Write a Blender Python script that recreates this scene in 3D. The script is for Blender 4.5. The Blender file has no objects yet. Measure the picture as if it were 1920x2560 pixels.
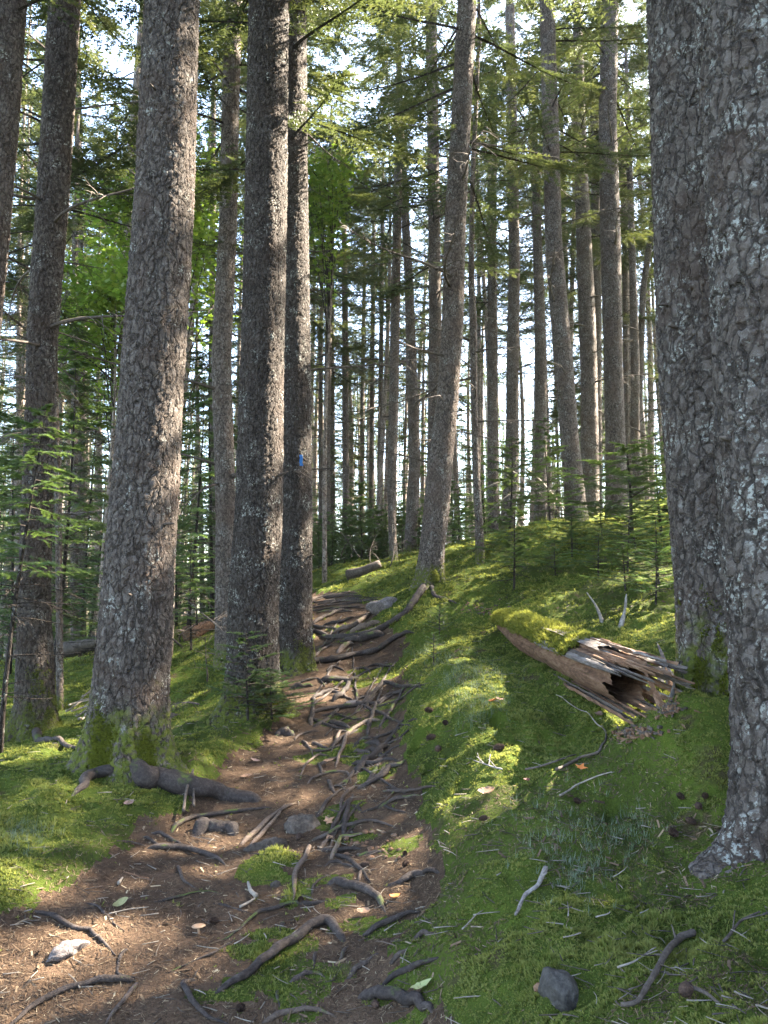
import bpy, math, random
import numpy as np
from mathutils import Vector
R = math.radians
rng = np.random.default_rng(7)
random.seed(7)
S = bpy.context.scene
COL = S.collection

# ------------------------------------------------------------------ camera, sky, sun, exposure
CAMZ = 1.55
PITCH = R(7.0)
F = 1968.0                      # focal length in photograph pixels (photo 1920 x 2560)
cam = bpy.data.cameras.new('camera')
cam.sensor_fit = 'HORIZONTAL'; cam.sensor_width = 36.0; cam.lens = 36.0 * F / 1920.0
cam.clip_start = 0.05; cam.clip_end = 1000
camo = bpy.data.objects.new('camera', cam); COL.objects.link(camo)
camo.location = (0, 0, CAMZ); camo.rotation_euler = (R(90) + PITCH, 0, 0)
S.camera = camo

SUN_AZ = R(60.0)                # from +Y (forward) towards +X (right)
SUN_EL = R(43.0)
SUNV = np.array([math.sin(SUN_AZ) * math.cos(SUN_EL), math.cos(SUN_AZ) * math.cos(SUN_EL), math.sin(SUN_EL)])
w = bpy.data.worlds.new('World'); S.world = w; w.use_nodes = True
nt = w.node_tree; nt.nodes.clear()
sky = nt.nodes.new('ShaderNodeTexSky'); sky.sky_type = 'NISHITA'; sky.sun_disc = False
sky.sun_elevation = SUN_EL; sky.sun_rotation = SUN_AZ; sky.air_density = 1.0; sky.dust_density = 1.5; sky.ozone_density = 1.0
bg = nt.nodes.new('ShaderNodeBackground'); bg.inputs[1].default_value = 0.10
wo = nt.nodes.new('ShaderNodeOutputWorld')
hs = nt.nodes.new('ShaderNodeHueSaturation'); hs.inputs['Saturation'].default_value = 0.95   # sky slightly desaturated, for a less blue fill
nt.links.new(sky.outputs[0], hs.inputs['Color']); nt.links.new(hs.outputs[0], bg.inputs[0]); nt.links.new(bg.outputs[0], wo.inputs[0])
sl = bpy.data.lights.new('sun', 'SUN'); sl.energy = 5.0; sl.angle = R(0.5); sl.color = (1.0, 0.90, 0.74)
so = bpy.data.objects.new('sun', sl); COL.objects.link(so)
so.rotation_euler = Vector((-SUNV[0], -SUNV[1], -SUNV[2])).to_track_quat('-Z', 'Y').to_euler()
S.view_settings.view_transform = 'Standard'; S.view_settings.look = 'None'
S.view_settings.exposure = 4.0; S.view_settings.gamma = 1.0
S.cycles.max_bounces = 8; S.cycles.diffuse_bounces = 4; S.cycles.transmission_bounces = 4; S.cycles.transparent_max_bounces = 8
S.cycles.use_denoising = True

# ------------------------------------------------------------------ small numeric helpers
def ray(px, py):
    u = (px - 960.0) / F; v = (1280.0 - py) / F
    return np.array([u, math.cos(PITCH) - math.sin(PITCH) * v, math.sin(PITCH) + math.cos(PITCH) * v])
def at(px, py, d):              # the point seen at a photo pixel, d metres ahead
    r = ray(px, py); return np.array([0, 0, CAMZ]) + r * (d / r[1])
def sst(a, b, x):
    t = np.clip((x - a) / (b - a), 0, 1); return t * t * (3 - 2 * t)
def hsh(ix, iy, seed):
    n = (ix.astype(np.int64) * 374761393 + iy.astype(np.int64) * 668265263 + seed * 1442695041) & 0xFFFFFFFF
    n = ((n ^ (n >> 13)) * 1274126177) & 0xFFFFFFFF
    n = ((n ^ (n >> 16)) * 2246822519) & 0xFFFFFFFF
    return ((n ^ (n >> 15)) & 0xFFFFFF) / float(0xFFFFFF)
def vn(x, y, seed=0):
    x = np.asarray(x, float); y = np.asarray(y, float)
    ix = np.floor(x); iy = np.floor(y); fx = x - ix; fy = y - iy
    fx = fx * fx * (3 - 2 * fx); fy = fy * fy * (3 - 2 * fy)
    ix = ix.astype(np.int64); iy = iy.astype(np.int64)
    a = hsh(ix, iy, seed); b = hsh(ix + 1, iy, seed); c = hsh(ix, iy + 1, seed); d = hsh(ix + 1, iy + 1, seed)
    return (a + (b - a) * fx) * (1 - fy) + (c + (d - c) * fx) * fy - 0.5
def fbm(x, y, seed=0, o=4):
    s = 0; a = 1.0; f = 1.0
    for i in range(o):
        s = s + a * vn(x * f + 13.7 * i, y * f - 7.3 * i, seed + i); a *= 0.5; f *= 2.03
    return s

# ------------------------------------------------------------------ terrain height
CP = [  # photo pixel and distance of points on the ground
 (-100,2700,2.4),(400,2560,2.7),(800,2560,2.72),(600,2350,3.15),(300,2300,3.2),(850,2350,3.15),(500,2200,3.6),(850,2200,3.6),
 (600,2060,4.25),(900,2060,4.2),(450,2020,4.5),(800,1950,4.9),(620,1930,5.0),(680,1850,5.8),(900,1850,5.7),(760,1770,6.6),(900,1740,7.0),
 (760,1660,8.0),(920,1640,8.3),(840,1590,9.2),(900,1540,10.2),(790,1510,11.0),(840,1480,12.2),(960,1500,11.0),
 (1250,2005,4.05),(1400,1915,4.35),(1130,2110,3.62),(1100,2250,3.3),(1300,2350,2.85),(1500,2250,3.0),(1500,2500,2.5),(1900,2500,2.3),(1870,2120,3.1),(1700,2080,3.3),
 (1480,2060,3.6),(1640,1790,4.05),(1816,1810,4.1),(1560,1900,3.85),(1200,1800,5.1),(1350,1860,4.75),(1450,1760,5.0),(1100,1700,6.3),(1050,1600,8.2),(1180,1600,7.9),
 (1065,1475,9.8),(1300,1480,9.0),(1500,1500,7.6),(1400,1620,6.6),(1350,1330,13.5),(1600,1450,8.3),(1700,1600,5.7),(1220,1380,12.0),
 (1450,1320,14.0),(1600,1260,18.0),(1900,1300,11.0),(900,1410,16.0),(800,1432,14.5),(1000,1405,15.0),
 (90,1860,7.2),(0,1700,12.0),(250,1630,15.5),(430,1620,13.0),(500,1750,8.6),(310,1935,4.9),(420,1850,6.2),(100,2000,4.3),(0,2200,3.4),(-200,2000,4.2),
 (565,1640,9.8),(625,1775,6.6),(735,1650,8.0),(2200,1900,3.4),(2500,2300,2.0),(2300,1500,7.5)]
WP = [(-3,-4,0),(0,-4,0),(4,-4,.4),(0,0,0.02),(-2,0,-.05),(2.5,0.3,.28),(-12,8,-.5),(-14,20,.1),(-6,26,.5),(0,25,2.2),(0,34,2.6),(9,24,4.3),(18,24,5.2),(14,12,3.2),(9,5,1.9),(22,34,5),(-20,36,.4),(-8,40,.9),
      (0,50,2.2),(16,48,4.2),(-35,50,.0),(40,45,4.5),(0,75,0),(-40,75,-2),(40,75,1),(70,110,-6),(0,110,-8),(-70,110,-8),(30,-6,2),(-30,-6,-1),(40,15,5)]
_pts = [at(*c) for c in CP] + [np.array(p, float) + np.array([0, 0, 0.0]) for p in WP]
_P = np.array(_pts)
def tps_fit(P, lam):
    n = len(P); d = np.hypot(P[:, None, 0] - P[None, :, 0], P[:, None, 1] - P[None, :, 1])
    K = np.where(d > 0, d * d * np.log(np.maximum(d, 1e-9)), 0) + lam * np.eye(n)
    Q = np.c_[np.ones(n), P[:, :2]]
    A = np.zeros((n + 3, n + 3)); A[:n, :n] = K; A[:n, n:] = Q; A[n:, :n] = Q.T
    return np.linalg.solve(A, np.r_[P[:, 2], 0, 0, 0])
_W = tps_fit(_P, 0.05)
def base(x, y):
    x = np.asarray(x, float); y = np.asarray(y, float); sh = x.shape; x = x.ravel(); y = y.ravel()
    out = np.empty(len(x)); n = len(_P)
    for i in range(0, len(x), 20000):
        xs = x[i:i + 20000]; ys = y[i:i + 20000]
        d2 = (xs[:, None] - _P[None, :, 0]) ** 2 + (ys[:, None] - _P[None, :, 1]) ** 2
        K = np.where(d2 > 0, 0.5 * d2 * np.log(np.maximum(d2, 1e-18)), 0)
        out[i:i + 20000] = K @ _W[:n] + _W[n] + _W[n + 1] * xs + _W[n + 2] * ys
    return out.reshape(sh)
_dm = np.concatenate([np.arange(1.4, 8, 0.01), np.arange(8, 60, 0.04)])
def pick(px, py, fn):           # where a sight line meets the ground
    r = ray(px, py); k = _dm / r[1]
    z = CAMZ + r[2] * k; g = z - fn(r[0] * k, _dm)
    i = np.argmax(g < 0) if (g < 0).any() else len(g) - 1
    d = _dm[i]
    if i > 0 and g[i] < 0:
        d = _dm[i - 1] + (_dm[i] - _dm[i - 1]) * g[i - 1] / (g[i - 1] - g[i])
    return np.array([r[0] / r[1] * d, d, CAMZ + r[2] / r[1] * d])

TRAIL = [(-60,2300),(60,2235),(200,2155),(310,2095),(335,2045),(420,2035),(500,1965),(530,1935),(590,1880),(640,1840),(690,1800),(705,1745),(695,1700),(700,1660),
 (745,1620),(785,1590),(778,1520),(776,1482),(850,1478),(925,1505),(955,1545),(1000,1580),(1020,1640),(1010,1700),(1005,1770),(1000,1840),(1030,1900),(1045,1950),
 (1060,2010),(1095,2100),(1095,2170),(1080,2240),(1040,2290),(985,2370),(1010,2440),(1110,2520),(1140,2600)]
_T = np.array([pick(a, b, base)[:2] for a, b in TRAIL] + [(0.42, 1.5), (0.4, -3), (-1.1, -3), (-1.3, 1.6)])
def sdf(x, y, poly):            # signed distance, negative inside
    x = np.asarray(x, float); y = np.asarray(y, float)
    d = np.full(x.shape, 1e9); ins = np.zeros(x.shape, bool); n = len(poly)
    for i in range(n):
        a = poly[i]; b = poly[(i + 1) % n]; e = b - a
        t = np.clip(((x - a[0]) * e[0] + (y - a[1]) * e[1]) / (e @ e), 0, 1)
        d = np.minimum(d, np.hypot(x - a[0] - e[0] * t, y - a[1] - e[1] * t))
        c = (a[1] > y) != (b[1] > y)
        if abs(b[1] - a[1]) > 1e-12:
            ins ^= c & (x < (b[0] - a[0]) * (y - a[1]) / (b[1] - a[1]) + a[0])
    return np.where(ins, -d, d)
# moss islands on the trail: photo pixel, radius in metres across and along
ISLE = [(690,2125,.16,.10),(655,2150,.12,.08),(690,2300,.13,.05),(640,2335,.14,.06),(750,2325,.10,.05),(740,2385,.13,.07),(690,2420,.14,.07),(760,2450,.10,.05),(755,2490,.07,.05),(560,2455,.12,.04),(820,2400,.12,.06),
 (745,2190,.06,.12),(860,2210,.09,.06),(920,2270,.11,.05),(870,2280,.10,.04),(980,2290,.14,.07),(1050,2330,.16,.10),(830,2020,.14,.10),(860,1990,.12,.1),(785,1880,.14,.16),(930,1915,.14,.1),(850,1860,.16,.16),(900,1880,.13,.12),
 (850,1780,.2,.16),(930,1790,.22,.14),(960,1660,.3,.22),(890,1690,.2,.16),(980,1740,.16,.2),(900,1570,.26,.28),(940,1550,.26,.3),(850,1560,.2,.2),(1000,2080,.10,.10),(890,2060,.12,.05),(960,2550,.1,.05),(780,2545,.14,.04),(990,2440,.10,.05),(1100,2480,.12,.07),(830,2160,.08,.05),(660,1640,.5,.2)]
_I = [(pick(a, b, base)[:2], c, d) for a, b, c, d in ISLE]
HUMP = [ # photo pixel, radius, height
 (1560,1900,.18,.05),(1650,1880,.18,.06),(1750,1890,.22,.11),(1800,1850,.24,.13),(1310,1830,.20,.07),(1180,1860,.14,.03),(1230,1760,.3,.04),(1480,1690,.34,.05),(760,2440,.09,.02),(690,2310,.09,.02),(690,2115,.11,.05),
 (1430,1610,.16,.08),(1150,1650,.35,.05),(300,1960,.42,.05),(1065,1475,.5,.10),(735,1640,.34,.06),(1380,1350,.8,.14),(1300,1370,.7,.12),(1250,1960,.20,.05)]
_H = [(pick(a, b, base)[:2], r, h) for a, b, r, h in HUMP]
PIT = [(1405,1645,.10,.18),(1246,1862,.075,.15),(1533,2035,.05,.14),(1530,2060,.04,.10),(1050,1862,.06,.14),(1040,1700,.06,.10),(1075,1930,.05,.08),(1890,1960,.09,.12)]
_Q = [(pick(a, b, base)[:2], r, h) for a, b, r, h in PIT]
def mossy(x, y):                # >0.5 moss, <0.5 bare needle-covered trail
    s = sdf(x, y, _T) + 0.10 * fbm(x * 4.2, y * 4.2, 31, 3) + 0.05 * fbm(x * 15, y * 15, 35, 2)
    m = sst(-0.06, 0.06, s)
    for c, a, b in _I:
        q = np.hypot((x - c[0]) / a, (y - c[1]) / b) + 0.8 * fbm(x * 9, y * 9, 41, 3)
        m = np.maximum(m, sst(1.15, 0.75, q))
    return m
def height(x, y):
    x = np.asarray(x, float); y = np.asarray(y, float)
    z = base(x, y)
    s = sdf(x, y, _T) + 0.05 * fbm(x * 5, y * 5, 77, 2)
    near = sst(26, 14, y)
    z = z - 0.06 * sst(0.10, -0.12, s) * near
    z = z + 0.125 * sst(-0.02, 0.07, s) * sst(0.0, 0.5, x - 0.1 + 0.0 * y) * sst(8.5, 6.5, y) * sst(0.9, 0.35, s)
    out = sst(-0.05, 0.2, s)
    z = z + fbm(x * 1.1, y * 1.1, 5, 3) * 0.10 * (0.25 + 0.75 * out) + fbm(x * 4.5, y * 4.5, 9, 3) * 0.05 * (0.3 + 0.7 * out)
    z = z + (0.5 - np.abs(fbm(x * 6.5, y * 6.5, 15, 3))) * 0.075 * out + fbm(x * 20, y * 20, 19, 3) * 0.011
    for c, r, h in _H:
        z = z + h * np.exp(-((x - c[0]) ** 2 + (y - c[1]) ** 2) / (r * r))
    for c, r, h in _Q:
        q = np.hypot(x - c[0], y - c[1]) + 0.3 * r * fbm(x * 12, y * 12, 51, 2)
        z = z - h * sst(r * 1.25, r * 0.55, q)
    return z
def G(px, py): return pick(px, py, height)
def hz(x, y): return float(height(np.array([x]), np.array([y]))[0])

# ------------------------------------------------------------------ mesh helpers
def mesh_np(name, V, Fs, mats, midx=None, smooth=True, attrs=None):
    V = np.asarray(V, np.float32); Fs = [np.asarray(f, np.int32) for f in (Fs if isinstance(Fs, list) else [Fs]) if len(f)]
    me = bpy.data.meshes.new(name)
    me.vertices.add(len(V)); me.vertices.foreach_set('co', V.ravel())
    lv = np.concatenate([f.ravel() for f in Fs]); cnt = np.concatenate([np.full(len(f), f.shape[1], np.int32) for f in Fs])
    me.loops.add(len(lv)); me.loops.foreach_set('vertex_index', lv)
    me.polygons.add(len(cnt)); me.polygons.foreach_set('loop_start', np.r_[0, np.cumsum(cnt)[:-1]].astype(np.int32))
    for m in mats: me.materials.append(m)
    if midx is not None: me.polygons.foreach_set('material_index', np.asarray(midx, np.int32))
    me.polygons.foreach_set('use_smooth', np.full(len(cnt), smooth, bool))
    for k, a in (attrs or {}).items():
        me.attributes.new(k, 'FLOAT', 'POINT').data.foreach_set('value', np.asarray(a, np.float32))
    me.update(calc_edges=True)
    return me
def link(name, data, parent=None, loc=(0, 0, 0)):
    o = bpy.data.objects.new(name, data); COL.objects.link(o); o.location = loc
    if parent is not None: o.parent = parent
    return o
def tag(o, label=None, cat=None, group=None, kind=None):
    if label: o['label'] = label
    if cat: o['category'] = cat
    if group: o['group'] = group
    if kind: o['kind'] = kind
    return o
def empty(name, loc): 
    o = link(name, None, None, loc); o.empty_display_size = 0.1; return o
def join(parts):                # [(V, [F...], mat index)] -> one V, F list sorted by size, material indices
    V = []; fl = {}; off = 0
    for v, fs, mi in parts:
        for f in (fs if isinstance(fs, list) else [fs]):
            f = np.asarray(f)
            if len(f): fl.setdefault(f.shape[1], []).append((f + off, np.full(len(f), mi)))
        V.append(v); off += len(v)
    Fs = []; mi = []
    for k in fl:
        Fs.append(np.concatenate([a for a, b in fl[k]])); mi.append(np.concatenate([b for a, b in fl[k]]))
    return np.concatenate(V), Fs, np.concatenate(mi)
def catmull(P, step):
    P = np.asarray(P, float)
    if len(P) == 2: P = np.array([P[0], (P[0] * 2 + P[1]) / 3, (P[0] + 2 * P[1]) / 3, P[1]])
    Q = np.vstack([2 * P[0] - P[1], P, 2 * P[-1] - P[-2]]); out = []
    for i in range(1, len(Q) - 2):
        n = max(2, int(np.linalg.norm((Q[i + 1] - Q[i])[:3]) / step)); t = np.linspace(0, 1, n, endpoint=False)[:, None]
        a, b, c, d = Q[i - 1], Q[i], Q[i + 1], Q[i + 2]
        out.append(0.5 * ((2 * b) + (-a + c) * t + (2 * a - 5 * b + 4 * c - d) * t ** 2 + (-a + 3 * b - 3 * c + d) * t ** 3))
    out.append(P[-1:]); return np.vstack(out)
def tube(P, Rr, seg=8, amp=0.12, seed=0, rough=22.0, flat=1.0):
    P = np.asarray(P, float); n = len(P); Rr = np.broadcast_to(np.asarray(Rr, float), (n,))
    T = np.gradient(P, axis=0); T /= np.linalg.norm(T, axis=1)[:, None] + 1e-12
    up = np.array([0, 0, 1.0]); N = np.zeros_like(P)
    v = np.cross(T[0], up); 
    if np.linalg.norm(v) < 0.1: v = np.cross(T[0], [1, 0, 0])
    v /= np.linalg.norm(v)
    for i in range(n):
        v = v - T[i] * (v @ T[i]); v /= np.linalg.norm(v) + 1e-12; N[i] = v
    B = np.cross(T, N)
    th = np.linspace(0, 2 * np.pi, seg, endpoint=False)
    s = np.r_[0, np.cumsum(np.linalg.norm(np.diff(P, axis=0), axis=1))]
    nz = fbm(s[:, None] * rough + 0 * th[None], 1.7 * np.cos(th)[None] + 0 * s[:, None], 100 + seed, 3) + fbm(s[:, None] * rough * 0.7, 1.7 * np.sin(th)[None] + 5, 130 + seed, 2)
    rr = Rr[:, None] * (1 + amp * 1.6 * nz)
    V = P[:, None] + rr[:, :, None] * (np.cos(th)[None, :, None] * N[:, None] + flat * np.sin(th)[None, :, None] * B[:, None])
    V = V.reshape(-1, 3)
    i = np.arange(n - 1)[:, None] * seg; j = np.arange(seg)[None]; k = (j + 1) % seg
    Fq = np.stack([i + j, i + k, i + seg + k, i + seg + j], -1).reshape(-1, 4)
    c0 = len(V); V = np.vstack([V, P[0], P[-1]])
    jj = np.arange(seg); kk = (jj + 1) % seg
    Ft = np.vstack([np.stack([np.full(seg, c0), kk, jj], -1), np.stack([np.full(seg, c0 + 1), (n - 1) * seg + jj, (n - 1) * seg + kk], -1)])
    return V, [Fq, Ft]

# ------------------------------------------------------------------ materials
class NT:
    def __init__(s, name):
        s.m = bpy.data.materials.new(name); s.m.use_nodes = True; s.t = s.m.node_tree; s.t.nodes.clear()
        s.out = s.n('OutputMaterial')
    def n(s, t, **kw):
        o = s.t.nodes.new('ShaderNode' + t)
        for k, v in kw.items(): setattr(o, k, v)
        return o
    def L(s, a, b): s.t.links.new(a, b)
    def set(s, sock, v):
        if isinstance(v, (int, float)): sock.default_value = v
        elif isinstance(v, (tuple, list)): sock.default_value = tuple(v) + ((1.0,) if len(v) == 3 and sock.type == 'RGBA' else ())
        else: s.L(v, sock)
    def math(s, op, a, b=0.0, c=None, clamp=False):
        o = s.n('Math', operation=op, use_clamp=clamp); s.set(o.inputs[0], a); s.set(o.inputs[1], b)
        if c is not None: s.set(o.inputs[2], c)
        return o.outputs[0]
    def noise(s, vec, scale, detail=3, rough=0.55, out=0):
        o = s.n('TexNoise'); s.set(o.inputs['Vector'], vec); o.inputs['Scale'].default_value = scale; o.inputs['Detail'].default_value = detail; o.inputs['Roughness'].default_value = rough
        return o.outputs[out]
    def vor(s, vec, scale, feature='F1', rnd=1.0):
        o = s.n('TexVoronoi', feature=feature); s.set(o.inputs['Vector'], vec); o.inputs['Scale'].default_value = scale; o.inputs['Randomness'].default_value = rnd
        return o
    def ramp(s, v, stops):
        o = s.n('ValToRGB'); s.L(v, o.inputs[0]); e = o.color_ramp.elements
        while len(e) < len(stops): e.new(0.5)
        for i, (p, c) in enumerate(stops):
            e[i].position = p; e[i].color = (c if isinstance(c, (tuple, list)) else (c, c, c)) [:3] + (1.0,) if isinstance(c, tuple) else (c, c, c, 1)
        return o.outputs[0]
    def mix(s, f, a, b):
        o = s.n('Mix', data_type='RGBA'); s.set(o.inputs[0], f); s.set(o.inputs[6], a); s.set(o.inputs[7], b); return o.outputs[2]
    def mr(s, v, a, b, c=0.0, d=1.0, smooth=True):
        o = s.n('MapRange'); o.interpolation_type = 'SMOOTHSTEP' if smooth else 'LINEAR'
        s.set(o.inputs[0], v); o.inputs[1].default_value = a; o.inputs[2].default_value = b; o.inputs[3].default_value = c; o.inputs[4].default_value = d
        return o.outputs[0]
    def scale(s, vec, v):
        o = s.n('VectorMath', operation='MULTIPLY'); s.L(vec, o.inputs[0]); o.inputs[1].default_value = v; return o.outputs[0]
    def add(s, a, b):
        o = s.n('VectorMath', operation='ADD'); s.set(o.inputs[0], a); s.set(o.inputs[1], b); return o.outputs[0]
    def coord(s, rnd=True):
        c = s.n('TexCoord').outputs['Object']
        if rnd:
            r = s.n('ObjectInfo').outputs['Random']; cb = s.n('CombineXYZ'); 
            k = s.math('MULTIPLY', r, 37.0); s.L(k, cb.inputs[0]); s.L(k, cb.inputs[1]); s.L(k, cb.inputs[2])
            return s.add(c, cb.outputs[0])
        return c
    def bsdf(s, col, rough=0.9, spec=0.2, normal=None):
        b = s.n('BsdfPrincipled'); s.set(b.inputs['Base Color'], col); s.set(b.inputs['Roughness'], rough); b.inputs['Specular IOR Level'].default_value = spec
        if normal is not None: s.L(normal, b.inputs['Normal'])
        s.L(b.outputs[0], s.out.inputs[0]); return b
    def bump(s, h, strength=0.5, dist=0.01):
        o = s.n('Bump'); s.L(h, o.inputs['Height']); o.inputs['Strength'].default_value = strength; o.inputs['Distance'].default_value = dist; return o.outputs[0]

def bark_material(name, real=True, plate=26.0, amp=0.017, dark=1.0, mossh=0.35, lichen=0.5, warm=0.0):
    t = NT(name)
    raw = t.n('TexCoord').outputs['Object']; c = t.coord()
    wn = t.n('TexNoise'); t.L(c, wn.inputs['Vector']); wn.inputs['Scale'].default_value = 9.0; wn.inputs['Detail'].default_value = 3
    wv = t.n('VectorMath', operation='SCALE'); t.L(wn.outputs['Color'], wv.inputs[0]); wv.inputs['Scale'].default_value = 0.07
    cc = t.add(c, wv.outputs[0])
    p1 = t.scale(cc, (.80, .80, 0.30)); p2 = t.scale(cc, (1, 1, 0.62))
    edge = t.vor(p1, plate, 'DISTANCE_TO_EDGE').outputs['Distance']
    plates = t.mr(t.math('ADD', edge, t.math('MULTIPLY', t.math('SUBTRACT', t.noise(cc, 40, 3), .5), .16)), 0.0, 0.12)
    cell = t.vor(p1, plate, 'F1').outputs['Color']; flake = t.vor(p2, plate * 1.9, 'F1')
    fc = t.n('SeparateColor'); t.L(flake.outputs['Color'], fc.inputs[0]); pc = t.n('SeparateColor'); t.L(cell, pc.inputs[0])
    sv = t.n('VectorMath', operation='SUBTRACT'); t.L(flake.outputs['Position'], sv.inputs[0]); t.L(p2, sv.inputs[1]); sz_ = t.n('SeparateXYZ'); t.L(sv.outputs[0], sz_.inputs[0])
    tilt = t.math('MULTIPLY', sz_.outputs[2], plate * 1.9)          # scales stand off at their lower rim
    fine = t.noise(cc, 120, 4, 0.65); big = t.noise(c, 5.0, 3); mid = t.noise(t.scale(cc, (1, 1, .32)), 19, 5, .7)
    h = t.math('ADD', t.math('MULTIPLY', plates, 0.40), t.math('MULTIPLY', fc.outputs[0], 0.42)); h = t.math('ADD', h, t.math('MULTIPLY', tilt, 0.30))
    h = t.math('ADD', h, t.math('MULTIPLY', pc.outputs[1], 0.22)); h = t.math('ADD', h, t.math('MULTIPLY', fine, 0.40)); h = t.math('ADD', h, t.math('MULTIPLY', mid, 0.85))
    v = t.math('ADD', t.math('MULTIPLY', fc.outputs[1], 0.42), t.math('MULTIPLY', fine, 0.50))
    v = t.math('ADD', v, t.math('MULTIPLY', big, 0.45)); v = t.math('ADD', v, t.math('MULTIPLY', mid, 0.55))
    k = dark * .46
    col = t.ramp(t.math('MULTIPLY', v, 0.56), [(0.30, (0.052 * k, 0.037 * k, 0.029 * k)), (0.46, (0.130 * k, 0.099 * k, 0.080 * k)), (0.60, (0.228 * k, 0.184 * k, 0.155 * k)), (0.80, (0.38 * k, 0.335 * k, 0.30 * k))])
    col = t.mix(t.mr(plates, 0.0, 0.8, 0.6, 0.0), col, (0.030 * k, 0.026 * k, 0.021 * k))
    red = t.mr(t.noise(c, 3.1, 3), 0.50, 0.66, 0, 0.35); col = t.mix(red, col, (0.15 * k, 0.095 * k, 0.068 * k))
    # crusty pale lichen in spots and flakes
    l1 = t.mr(t.noise(c, 7.0, 4, 0.6), 0.62 - 0.16 * lichen, 0.74 - 0.12 * lichen); l2 = t.mr(t.noise(c, 48.0, 4, 0.7), 0.50, 0.58)
    ml = t.math('MULTIPLY', t.math('MULTIPLY', l1, l2), t.mr(plates, 0.2, 0.9))
    sp = t.mr(t.noise(c, 90.0, 2, 0.5), 0.64, 0.70)
    ml = t.math('MAXIMUM', ml, t.math('MULTIPLY', sp, 0.20 * min(1, lichen + .3)))
    col = t.mix(ml, col, t.mix(t.noise(c, 20.0, 2), (0.20, 0.20, 0.175), (0.33, 0.33, 0.295)))
    if mossh > 0:
        sx = t.n('SeparateXYZ'); t.L(raw, sx.inputs[0])
        mz = t.math('ADD', sx.outputs[2], t.math('MULTIPLY', t.math('SUBTRACT', t.noise(c, 8.0, 4), 0.5), -0.9 * min(1, mossh * 2)))
        mm = t.mr(mz, mossh, mossh * 0.35)
        mm = t.math('MULTIPLY', mm, t.mr(t.noise(c, 30, 3), 0.35, 0.55))
        col = t.mix(mm, col, t.mix(t.noise(c, 26.0, 3), (0.045, 0.060, 0.010), (0.12, 0.125, 0.022)))
    bmp = t.bump(h, 0.9 if real else 1.0, 0.010 if real else 0.02)
    t.bsdf(col, 0.92, 0.18, bmp if not real else None)
    if real:
        d = t.n('Displacement'); t.L(h, d.inputs['Height']); d.inputs['Midlevel'].default_value = 0.75; d.inputs['Scale'].default_value = amp
        t.L(d.outputs[0], t.out.inputs['Displacement']); t.m.displacement_method = 'BOTH'
    return t.m
def foliage_material(name, c1, c2, c3, trans=0.45, tcol=(0.115, 0.13, 0.03), world=True):
    t = NT(name)
    a = t.n('Attribute', attribute_name='rnd').outputs['Fac']
    oi = t.n('ObjectInfo').outputs['Random']
    col = t.ramp(a, [(0.0, c1), (0.55, c2), (1.0, c3)])
    hs = t.n('HueSaturation'); t.L(col, hs.inputs['Color']); t.L(t.mr(oi, 0, 1, 0.485, 0.515, False), hs.inputs['Hue']); t.L(t.mr(oi, 0, 1, 0.75, 1.25, False), hs.inputs['Value'])
    d = t.n('BsdfPrincipled'); t.L(hs.outputs[0], d.inputs['Base Color']); d.inputs['Roughness'].default_value = 0.55; d.inputs['Specular IOR Level'].default_value = 0.3
    tr = t.n('BsdfTranslucent'); tm = t.n('Mix', data_type='RGBA', blend_type='MIX'); tm.inputs[0].default_value = 0.6; t.L(hs.outputs[0], tm.inputs[6]); tm.inputs[7].default_value = tcol + (1,); t.L(tm.outputs[2], tr.inputs[0])
    ms = t.n('MixShader'); ms.inputs[0].default_value = trans; t.L(d.outputs[0], ms.inputs[1]); t.L(tr.outputs[0], ms.inputs[2]); t.L(ms.outputs[0], t.out.inputs[0])
    return t.m
M = {}
M['bark_near'] = bark_material('bark_near', True, 32, 0.019, 0.9, 0.42, 0.45)
M['bark_pair'] = bark_material('bark_pair', True, 27, 0.020, 0.92, 0.50, 0.9)
M['bark_nearest'] = bark_material('bark_nearest', True, 27, 0.020, 0.92, 0.0, 1.0)
M['bark_scaly'] = bark_material('bark_scaly', True, 38, 0.018, 0.58, 0.22, 0.7)
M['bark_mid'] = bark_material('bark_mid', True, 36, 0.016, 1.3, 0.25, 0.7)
M['bark_far'] = bark_material('bark_far', False, 22, 0.0, 2.8, 0.0, 0.6)  # far bark painted paler in place of distance haze
M['bark_dark'] = bark_material('bark_dark', False, 40, 0.0, 0.45, 0.0, 0.3)
M['needles'] = foliage_material('spruce_needles', (0.022, 0.042, 0.022), (0.045, 0.072, 0.032), (0.105, 0.108, 0.036), 0.36)
M['fir'] = foliage_material('fir_needles', (0.042, 0.078, 0.034), (0.072, 0.120, 0.050), (0.130, 0.175, 0.060), 0.42, (0.16, 0.24, 0.03))
M['maple'] = foliage_material('maple_leaves', (0.075, 0.115, 0.028), (0.115, 0.160, 0.038), (0.21, 0.225, 0.05), 0.48, (0.22, 0.34, 0.02))
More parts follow.
